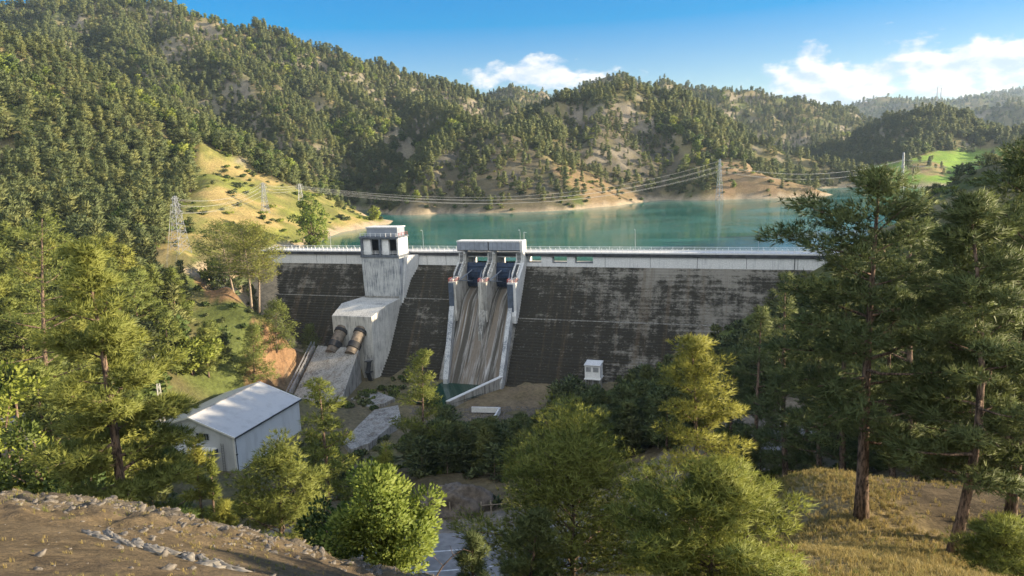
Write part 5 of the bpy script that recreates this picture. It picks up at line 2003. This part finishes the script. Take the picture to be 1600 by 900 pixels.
FOREST_SRC = bpy.data.collections.new('forest_source')
for i, (k, r, cb) in enumerate([('mature', 2.9, .14), ('cone', 2.8, .05), ('mature', 3.2, .18), ('cone', 3.1, .04), ('cone', 2.4, .05), ('umbrella', 3.2, .3)]):
    o = bpy.data.objects.new('forest_source_%d' % i, far_proto(300 + i, k, r, 900, 0.85, 0.36, cb))
    FOREST_SRC.objects.link(o)


for i in range(2):
    tm, cm = make_broadleaf(330 + i, 8.0, 3.4, 0.12, 700, 0.95, 0.7, 'leaf' if i else 'leaf_dark', 'bark', 30)
    FOREST_SRC.objects.link(bpy.data.objects.new('forest_source_%d' % (6 + i), cm))


def scatter_object(name, pts, rotz, scl, idx, src, label, cat, tilt=None):
    me = bpy.data.meshes.new(name)
    n = len(pts)
    me.vertices.add(n)
    me.vertices.foreach_set('co', np.asarray(pts, np.float32).ravel())
    a = me.attributes.new('rot', 'FLOAT_VECTOR', 'POINT')
    rv = np.zeros((n, 3), np.float32)
    rv[:, 2] = rotz
    if tilt is not None:
        rv[:, 0] = tilt[:, 0]
        rv[:, 1] = tilt[:, 1]
    a.data.foreach_set('vector', rv.ravel())
    a = me.attributes.new('scl', 'FLOAT_VECTOR', 'POINT')
    a.data.foreach_set('vector', np.asarray(scl, np.float32).ravel())
    a = me.attributes.new('idx', 'INT', 'POINT')
    a.data.foreach_set('value', np.asarray(idx, np.int32))
    o = bpy.data.objects.new(name, me)
    COL.objects.link(o)
    g = bpy.data.node_groups.new(name + '_scatter', 'GeometryNodeTree')
    g.interface.new_socket('Geometry', in_out='INPUT', socket_type='NodeSocketGeometry')
    g.interface.new_socket('Geometry', in_out='OUTPUT', socket_type='NodeSocketGeometry')
    gi, go = g.nodes.new('NodeGroupInput'), g.nodes.new('NodeGroupOutput')
    ip = g.nodes.new('GeometryNodeInstanceOnPoints')
    ci = g.nodes.new('GeometryNodeCollectionInfo')
    ci.inputs['Collection'].default_value = src
    ci.inputs['Separate Children'].default_value = True
    ci.inputs['Reset Children'].default_value = True
    ip.inputs['Pick Instance'].default_value = True

    def named(nm, ty):
        q = g.nodes.new('GeometryNodeInputNamedAttribute')
        q.data_type = ty
        q.inputs['Name'].default_value = nm
        return q.outputs['Attribute']
    g.links.new(gi.outputs[0], ip.inputs['Points'])
    g.links.new(ci.outputs[0], ip.inputs['Instance'])
    g.links.new(named('idx', 'INT'), ip.inputs['Instance Index'])
    e2r = g.nodes.new('FunctionNodeEulerToRotation')
    g.links.new(named('rot', 'FLOAT_VECTOR'), e2r.inputs[0])
    g.links.new(e2r.outputs[0], ip.inputs['Rotation'])
    g.links.new(named('scl', 'FLOAT_VECTOR'), ip.inputs['Scale'])
    g.links.new(ip.outputs[0], go.inputs[0])
    md = o.modifiers.new('scatter', 'NODES')
    md.node_group = g
    return tag(o, label, cat, kind='stuff')


def jgrid(rng, x0, x1, y0, y1, sp_):
    nx, ny = int((x1 - x0) / sp_), int((y1 - y0) / sp_)
    gx, gy = np.meshgrid(np.arange(nx), np.arange(ny))
    x = x0 + (gx + rng.random(gx.shape)) * sp_
    y = y0 + (gy + rng.random(gx.shape)) * sp_
    return x.ravel(), y.ravel()


def visible(x, y, z, slack=3.0):
    """True where the straight line from the camera to (x,y,z) clears the ground"""
    ok = np.ones(x.shape, bool)
    for t in np.concatenate([np.linspace(0.05, 0.6, 16), np.linspace(0.62, 0.985, 40)]):
        ok &= (CAMZ + (z - CAMZ) * t) > hgt(x * t, y * t) - slack
    return ok


CLEAR = [(262, 594, 470, 744, 215), (438, 452, 642, 640, 262), (412, 394, 650, 470, 285), (600, 370, 845, 628, 285), (800, 390, 1010, 560, 262), (1000, 390, 1186, 530, 262), (914, 545, 950, 596, 236),
         (728, 600, 862, 664, 225), (535, 622, 634, 706, 182), (640, 772, 838, 900, 104), (1180, 700, 1600, 900, 66), (385, 500, 500, 606, 240), (300, 424, 410, 486, 262), (262, 296, 302, 400, 272),
         (1186, 285, 1420, 440, 420), (310, 236, 560, 384, 470), (1400, 225, 1570, 310, 420)]
rng = np.random.default_rng(7)


def scatter_near():
    x, y = jgrid(rng, -300, 300, 44, 330, 5.2)
    z = hgt(x, y)
    s, n = to_dam(x, y)
    ok = np.hypot(x, y) > 58
    ok &= (road_dist(x, y) > 9.5) | (np.abs(x) > 125)
    ok &= ~((s > -16) & (s < 216) & (n > -45) & (n < np.maximum(face_n(z - ZC), 2) + 4))
    ok &= z > np.where(n < 0, WATER_Z + 1.5, 20)
    ok &= ~((x > -60) & (x < 25) & (y > 170) & (n > 0))              # river bed
    ok &= ~((y > 44) & (y < 100) & (x > -60) & (x < 24))             # cut slope and road bench
    H = 7.0 + 9.5 * rng.random(len(x)) ** 1.3 + 2.0 * vnoise(x / 40, y / 40, 3)
    H = np.where((x < -70) & (y < 300), H * 1.15, H)
    H = np.where((x > -45) & (x < 70) & (y < 180), H * 0.78, H)
    H = np.where((x > 95) & (y > 120), H * 0.8, H)
    px, pb = proj(x, y, z)
    _, pt = proj(x, y, z + H)
    wpx = 0.28 * (pb - pt)
    dens = 0.66 + 0.55 * fbm(x / 26, y / 26, 3, 9)
    dens = np.where(area(px, pb, y, P_GRASS), 0.05, dens)
    dens = np.where(area(px, pb, y, P_EARTH), 0.03, dens)
    ok &= rng.random(len(x)) < dens
    for x0, y0, x1, y1, ym in CLEAR:
        ok &= ~((px + wpx > x0) & (px - wpx < x1) & (pb > y0) & (pt < y1) & (y < ym))
    inview = (px > -260) & (px < 1760) & (pt < 960)
    shade = (x > 20) & (px < 5000)
    vis = np.zeros(x.shape, bool)
    # two young stands packed closer: behind the soil heap, and along the foot of the right face
    for x0, x1, y0, y1, sp_, h0, h1_, box in ((-26, 34, 103, 172, 3.3, 5.5, 9.5, (728, 600, 862, 640)), (10, 66, 120, 204, 4.0, 8.0, 13.0, (912, 545, 950, 596))):
        ax, ay = jgrid(rng, x0, x1, y0, y1, sp_)
        az = hgt(ax, ay)
        aH = h0 + (h1_ - h0) * rng.random(len(ax))
        apx, apb = proj(ax, ay, az)
        _, apt = proj(ax, ay, az + aH)
        aw = 0.25 * (apb - apt)
        g = (rng.random(len(ax)) < 0.9) & (road_dist(ax, ay) > 10)
        for q in (box, CLEAR[3], CLEAR[8], CLEAR[9]):
            g &= ~((apx + aw > q[0]) & (apx - aw < q[2]) & (apb > q[1]) & (apt < q[3]))
        ss, nn = to_dam(ax, ay)
        g &= nn > np.maximum(face_n(az - ZC), 2) + 5
        x, y, z, H = (np.concatenate([p_, q_[g]]) for p_, q_ in ((x, ax), (y, ay), (z, az), (H, aH)))
        ok = np.concatenate([ok, np.ones(g.sum(), bool)])
    px, pb = proj(x, y, z)
    _, pt = proj(x, y, z + H)
    inview = (px > -260) & (px < 1760) & (pt < 960)
    shade = (x > 20) & (px < 5000)
    vis = np.zeros(x.shape, bool)
    k = ok & inview
    vis[k] = visible(x[k], y[k], z[k] + H[k] * 0.8, 1.5)
    keep = ok & ((inview & vis) | shade)
    return x[keep], y[keep], z[keep], H[keep], (inview & vis)[keep]


def scatter_far():
    out = []
    for y0, y1, sp_ in ((318, 1260, 6.0), (1260, 1800, 8.5), (1800, 4700, 21.0)):
        w = y1 * 0.95
        x, y = jgrid(rng, -w, w, y0, y1, sp_)
        k = np.abs(x) < y * 0.93 + 10
        x, y = x[k], y[k]
        z = hgt(x, y)
        k = z > WATER_Z + 2.0
        x, y, z = x[k], y[k], z[k]
        H = (6.5 + 9.0 * rng.random(len(x)) ** 1.3 + 2.5 * vnoise(x / 60, y / 60, 5)) * (1.5 if y0 > 1700 else 1.0)
        px, pb = proj(x, y, z)
        dens = 0.90 + 1.2 * fbm(x / 46, y / 46, 4, 77) + 0.18 * sstep(WATER_Z + 20, WATER_Z + 120, z)
        dens = np.where(area(px, pb, y, P_GRASS), 0.05, dens)
        dens = np.where(area(px, pb, y, P_MEADOW), 0.02, dens)
        dens = np.where(area(px, pb, y, P_EARTH), 0.12, dens)
        dens = np.where(area(px, pb, y, P_SHADE), 0.48, dens)
        dens = np.where(z < WATER_Z + 6, dens * 0.45, dens)
        H = np.where(area(px, pb, y, P_SHADE), H * 0.75, H)
        s, n = to_dam(x, y)
        k = (rng.random(len(x)) < dens) & (px > -150) & (px < 1780) & ~((s > -16) & (s < 216) & (n > -60))
        for x0, y0_, x1, y1_, ym in CLEAR[-3:-1]:
            _, pt = proj(x, y, z + H)
            k &= ~((px > x0) & (px < x1) & (pb > y0_ + 6) & (pt < y1_) & (y < ym) & (y < 460))
        x, y, z, H = x[k], y[k], z[k], H[k]
        k = visible(x, y, z + H, 2.0)
        out.append((x[k], y[k], z[k], H[k]))
    return [np.concatenate(q) for q in zip(*out)]


HIGH = make_pine(260, 10.0, 2.9, cb=0.62, kind='umbrella', n=1700, Lf=0.5, Wf=0.12, tuft=3, limbs=22, pad=0.24, mat='pine_dark', sides=6)
for x_, y_, H_ in ((24, 7.0, 10.5), (30, 11.5, 13), (38, 4.0, 13)):
    tm, cm = HIGH
    tree_thing('pine_tree', 'tall dark pine standing on the hillside just outside the right edge of the picture', 'pine tree', (x_, y_, h1(x_, y_) - 0.3), tm, cm, x_ * 1.7, (H_ / 10 * 0.8, H_ / 10 * 0.8, H_ / 10), 'pines just right of the picture')

nx, ny, nz, nH, nvis = scatter_near()
fx, fy, fz, fH = scatter_far()
X = np.concatenate([nx, fx])
Y = np.concatenate([ny, fy])
Z = np.concatenate([nz, fz])
HH = np.concatenate([nH, fH])
VIS = np.concatenate([nvis, np.ones(len(fx), bool)])
size = np.where(VIS, HH / np.hypot(X, Y), 0)
PX, PB = proj(X, Y, Z)
size[(PX < -20) | (PX > 1620) | (PB < 0)] = 0
order = np.argsort(-size)
N_IND = 255
ind, rest = order[:N_IND], order[N_IND:]


def region(px, pb, x, y):
    if y > 330:
        return ('pine standing on the wooded hillside beyond the grass slope', 'pines on the far left hillside')
    if x < -85 and pb < 470:
        return ('pine in the dense stand on the hillside above and left of the big left pine', 'pines of the upper left stand')
    if x < -60 and y > 150:
        return ('pine on the wooded slope behind the switchyard, left of the terrace', 'pines of the left slope behind the powerhouse')
    if x < -30:
        return ('pine in the shaded gully at the left edge behind the big pine', 'pines of the left gully')
    if x < 28 and y < 175:
        return ('shaded dark pine in the young stand between the soil heap and the gravel', 'pines of the shaded stand behind the soil heap')
    if y > 165:
        return ('shaded dark pine at the foot of the right-hand dam face', 'pines at the foot of the right dam face')
    return ('shaded dark pine in the stand behind the grass spur', 'pines of the shaded stand on the right bank')


for q in ind:
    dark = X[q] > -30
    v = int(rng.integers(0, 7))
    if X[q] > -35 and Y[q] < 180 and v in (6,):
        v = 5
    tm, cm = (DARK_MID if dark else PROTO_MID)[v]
    s_ = HH[q] / 10.0
    w_ = s_ * rng.uniform(0.85, 1.2)
    lab, grp = region(PX[q], PB[q], X[q], Y[q])
    tree_thing('pine_tree', lab, 'pine tree', (X[q], Y[q], Z[q] - 0.2), tm, cm, rng.uniform(0, 6.28), (w_, w_, s_), grp)
sc_ = HH[rest] / 10.0
# leafy trees gather in the hollows, pines elsewhere
leafy = (fbm(X[rest] / 70, Y[rest] / 70, 3, 55) > 0.34) & (rng.random(len(rest)) < 0.45)
FIDX = np.where(leafy, rng.integers(6, 8, len(rest)), rng.integers(0, 6, len(rest)))
sw = sc_ * rng.uniform(0.85, 1.25, len(rest))
scatter_object('pine_forest', np.stack([X[rest], Y[rest], Z[rest] - 0.3], 1), rng.uniform(0, 6.28, len(rest)), np.stack([sw, sw, sc_], 1), FIDX, FOREST_SRC,
               'pine forest covering the hills around the lake', 'pine forest')


# ------------------------------------------------------------------ low cover: scrub, grass, stones
def collection_of(meshes, name):
    c = bpy.data.collections.new(name)
    for i, me in enumerate(meshes):
        c.objects.link(bpy.data.objects.new('%s_%d' % (name, i), me))
    return c


def bush_mesh(seed, mat, n=220, L=0.5, W=0.3):
    r_ = np.random.default_rng(seed)
    pads = np.array([[*(r_.normal(size=2) * 0.45), 0.35 + 0.3 * r_.random(), 0.35 + 0.2 * r_.random(), 0, 0, 0.5] for _ in range(6)])
    V, F, val, nrm = leaves(r_, pads, n, L, W, 1, 0.5, 0.3, 0.8, quad=True)
    me = mesh_arrays('scrub', V, F, val)
    soft_normals(me, nrm)
    me.materials.append(MAT[mat])
    return me


SCRUB = collection_of([bush_mesh(1, 'leaf_dark'), bush_mesh(2, 'pine_far'), bush_mesh(3, 'leaf'), bush_mesh(4, 'pine_far')], 'scrub_source')


def build_scrub():
    r_ = np.random.default_rng(21)
    xs, ys, ss = [], [], []
    for x0, x1, y0, y1, sp_, keep in ((-260, 120, 60, 262, 4.5, 0.45), (-420, 520, 330, 760, 7.5, 0.42), (-420, -60, 262, 330, 5.0, 0.4), (420, 620, 560, 900, 12, 0.25), (100, 330, 255, 430, 4.5, 0.6), (-60, 70, 150, 262, 2.6, 0.5)):
        x, y = jgrid(r_, x0, x1, y0, y1, sp_)
        z = hgt(x, y)
        px, pb = proj(x, y, z)
        s, n = to_dam(x, y)
        k = (r_.random(len(x)) < keep * (0.7 + 0.8 * vnoise(x / 18, y / 18, 8))) & (px > -60) & (px < 1660) & (z > np.where(y > 262, WATER_Z + 0.8, 18))
        k &= ~((s > -16) & (s < 216) & (n > -60) & (n < np.maximum(face_n(z - ZC), 2) + 2)) & (road_dist(x, y) > 7.2)
        k &= ~((s > 36) & (s < 66) & (n < 62) & (n > 0)) & ~((x < -60) & (x > -110) & (y > 160) & (y < 212))
        k &= ~((s > 78) & (s < 132) & (n < 75) & (n > 0))
        k &= ~(area(px, pb, y, P_MEADOW) & (r_.random(len(x)) < 0.8))
        k &= ~((x > -60) & (x < 20) & (y < 76))
        x, y, z = x[k], y[k], z[k]
        k = visible(x, y, z + 1.5, 1.0)
        xs.append(np.stack([x[k], y[k], z[k]], 1))
        ss.append(np.where(y[k] > 300, 1.6, 1.0) * r_.uniform(0.6, 1.7, k.sum()))
    P, S = np.concatenate(xs), np.concatenate(ss)
    # more green along the toe of the dam and the pool
    scatter_object('scrub', P - np.array([0, 0, 0.1]), r_.uniform(0, 6.28, len(P)), np.stack([S, S, S * 0.85], 1), r_.integers(0, 4, len(P)), SCRUB, 'low scrub and small bushes on the open slopes', 'scrub')


build_scrub()


def tuft_mesh(seed, mat, blades, h, spread, w=0.012, seedheads=False):
    r_ = np.random.default_rng(seed)
    n = blades
    base = r_.normal(size=(n, 2)) * spread * 0.5
    d = r_.normal(size=(n, 2)) * 0.32
    hh = h * r_.uniform(0.5, 1.15, n)
    a = r_.random(n) * 6.28
    sx = np.stack([np.cos(a), np.sin(a)], 1) * w
    b0 = np.column_stack([base - sx, np.full(n, -0.03)])
    b1 = np.column_stack([base + sx, np.full(n, -0.03)])
    m0 = np.column_stack([base + d * hh[:, None] * 0.35 - sx * 0.8, hh * 0.6])
    m1 = np.column_stack([base + d * hh[:, None] * 0.35 + sx * 0.8, hh * 0.6])
    t0 = np.column_stack([base + d * hh[:, None] * 1.1, hh])
    V = np.stack([b0, b1, m1, m0, t0], 1).reshape(-1, 3)
    k = np.arange(n) * 5
    F = np.concatenate([np.stack([k, k + 1, k + 2], 1), np.stack([k, k + 2, k + 3], 1), np.stack([k + 3, k + 2, k + 4], 1)])
    v = r_.random(n)
    me = mesh_arrays('grass_tuft', V, F, np.concatenate([v, v, v]))
    me.materials.append(MAT[mat])
    return me


GRASS = collection_of([tuft_mesh(1, 'grass_blade', 18, 0.34, 0.16), tuft_mesh(2, 'grass_blade', 16, 0.26, 0.2), tuft_mesh(3, 'grass_green', 16, 0.28, 0.16), tuft_mesh(4, 'grass_blade', 9, 0.62, 0.12), tuft_mesh(5, 'grass_green', 8, 0.7, 0.12)], 'grass_source')


def build_grass():
    r_ = np.random.default_rng(31)
    n = 200000
    rr = 4.0 + 58 * r_.random(n) ** 0.75
    aa = r_.uniform(-0.80, 0.80, n)
    x, y = rr * np.sin(aa), rr * np.cos(aa)
    z = hgt(x, y)
    px, pb = proj(x, y, z)
    right = sstep(-1.5, 2.5, x)
    dens = (0.22 + 0.84 * right) * (0.55 + 0.6 * vnoise(x / 2.2, y / 2.2, 4)) * (0.75 + 0.4 * vnoise(x / 7, y / 7, 5))
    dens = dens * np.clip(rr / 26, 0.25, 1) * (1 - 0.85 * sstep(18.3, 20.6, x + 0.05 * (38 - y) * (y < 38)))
    ok = (r_.random(n) < dens) & (px > -40) & (px < 1640) & (pb < 1000) & (z > 66)
    x, y, z = x[ok], y[ok], z[ok]
    ok = visible(x, y, z + 0.5, 0.15)
    x, y, z = x[ok], y[ok], z[ok]
    n = len(x)
    g = vnoise(x / 4, y / 4, 14) + r_.normal(size=n) * 0.5
    idx = np.where(g > 0.45, 2, r_.integers(0, 2, n))
    tall = r_.random(n) < np.where(x > 0, 0.06, 0.012)
    idx = np.where(tall, np.where(g > 0.2, 4, 3), idx)
    sc = r_.uniform(0.38, 0.85, n) * np.where(x < -1.5, 0.5, 1.0) * np.clip(np.hypot(x, y) / 22, 0.4, 1.0)
    idx = np.where((np.hypot(x, y) < 15) & (idx > 2), 1, idx)
    scatter_object('dry_grass', np.stack([x, y, z], 1), r_.uniform(0, 6.28, n), np.stack([sc, sc, sc], 1), idx, GRASS, 'dry grass covering the near slopes', 'grass')


build_grass()


def stone_mesh(seed):
    me = blob_mesh('stone', 0.5, 0.36, 0.26, MAT['rock'], seed, 14, 0.55, flat=False)
    return me


STONES = collection_of([stone_mesh(i) for i in range(5)], 'stone_source')


def build_stones():
    r_ = np.random.default_rng(41)
    n = 34000
    rr = 6 + 26 * r_.random(n)
    aa = r_.uniform(-0.80, 0.25, n)
    x, y = rr * np.sin(aa), rr * np.cos(aa)
    d = np.hypot(x + 2.0, y)
    band = sstep(15.0, 18.5, d) * (1 - sstep(25, 30, d)) * sstep(0.5, -2.5, x)
    dens = band * (0.45 + 0.9 * vnoise(x / 1.6, y / 1.6, 3)) + 0.02
    z = hgt(x, y)
    ok = (r_.random(n) < dens) & (z > 78)
    x, y, z = x[ok], y[ok], z[ok]
    sc = 0.035 + 0.22 * r_.random(len(x)) ** 4.5
    tilt = r_.normal(size=(len(x), 2)) * 0.3
    scatter_object('loose_stones', np.stack([x, y, z], 1), r_.uniform(0, 6.28, len(x)), np.stack([sc * 1.2, sc, sc * r_.uniform(.6, 1.2, len(x))], 1), r_.integers(0, 5, len(x)), STONES, 'loose grey stones along the rim of the left slope', 'stones', tilt)
    # gravel and rubble on the river flat
    n = 5000
    px, py = r_.uniform(640, 860, n), r_.uniform(630, 690, n)
    P = np.array([atz(a, b_, 25.0) for a, b_ in zip(px, py)])
    z = hgt(P[:, 0], P[:, 1])
    ok = (np.abs(z - 25) < 3) & (vnoise(P[:, 0] / 9, P[:, 1] / 9, 6) > -0.1)
    P = P[ok]
    z = z[ok]
    sc = 0.3 + 0.9 * r_.random(len(P)) ** 2
    scatter_object('gravel', np.column_stack([P[:, :2], z]), r_.uniform(0, 6.28, len(P)), np.stack([sc, sc, sc], 1), r_.integers(0, 5, len(P)), STONES, 'grey gravel and rubble on the flat below the chute', 'gravel')


build_stones()
# pale ledge of rock breaking through the left slope
r_ = np.random.default_rng(5)
led = [(145 + 9 * i + 3 * math.sin(i * 2.1), 836 + 2.25 * i + 2.5 * math.sin(i * 1.3)) for i in range(25) if i not in (9, 15)]
for i, (px, py) in enumerate(led):
    w = ground_hit(px, py, 5, 40)
    me = blob_mesh('rock_slab', 0.16 + 0.2 * r_.random(), 0.07 + 0.04 * r_.random(), 0.045, MAT['pale_rock'], 60 + i, 26, 1.0, flat=False)
    place_mesh('rock_slab', me, (w[0], w[1], w[2]), 'pale flat rock in the line of slabs crossing the left slope', 'rock', -0.5 + r_.normal() * 0.3, 'ledge of pale rock slabs')
# fallen dead branch below the broadleaf tree
a_ = at(682, 900, 22)
o = thing('dead_branch', 'bare curved dead branch sticking up in front of the road', 'branch', tuple(a_))
b = MB()
pts = [tuple(at(px, py, 22) - a_) for px, py in ((680, 903), (692, 884), (708, 868), (724, 858), (736, 862))]
b.tube(pts, [0.03, 0.024, 0.018, 0.013, 0.007], 5)
b.tube([pts[2], tuple(at(703, 852, 22.2) - a_)], [0.012, 0.005], 4)
b.tube([pts[1], tuple(at(676, 868, 21.8) - a_)], [0.012, 0.005], 4)
b.build('wood', MAT['bark'], o)

# ------------------------------------------------------------------ air
def build_haze():
    b = MB()
    top = float(GZ.max()) + 40
    b.box(-7000, 7000, -200, 7000, float(GZ.min()) - 7, top)
    m = bpy.data.materials.new('haze')
    m.use_nodes = True
    n = m.node_tree.nodes
    n.remove(n['Principled BSDF'])
    v = n.new('ShaderNodeVolumePrincipled')
    v.inputs['Color'].default_value = (0.60, 0.78, 1.0, 1)
    v.inputs['Density'].default_value = HAZE
    v.inputs['Anisotropy'].default_value = 0.2
    m.node_tree.links.new(v.outputs[0], n['Material Output'].inputs['Volume'])
    m.volume_intersection_method if False else None
    o = b.build('haze', m)
    tag(o, kind='stuff')


HAZE = 0.00006
build_haze()
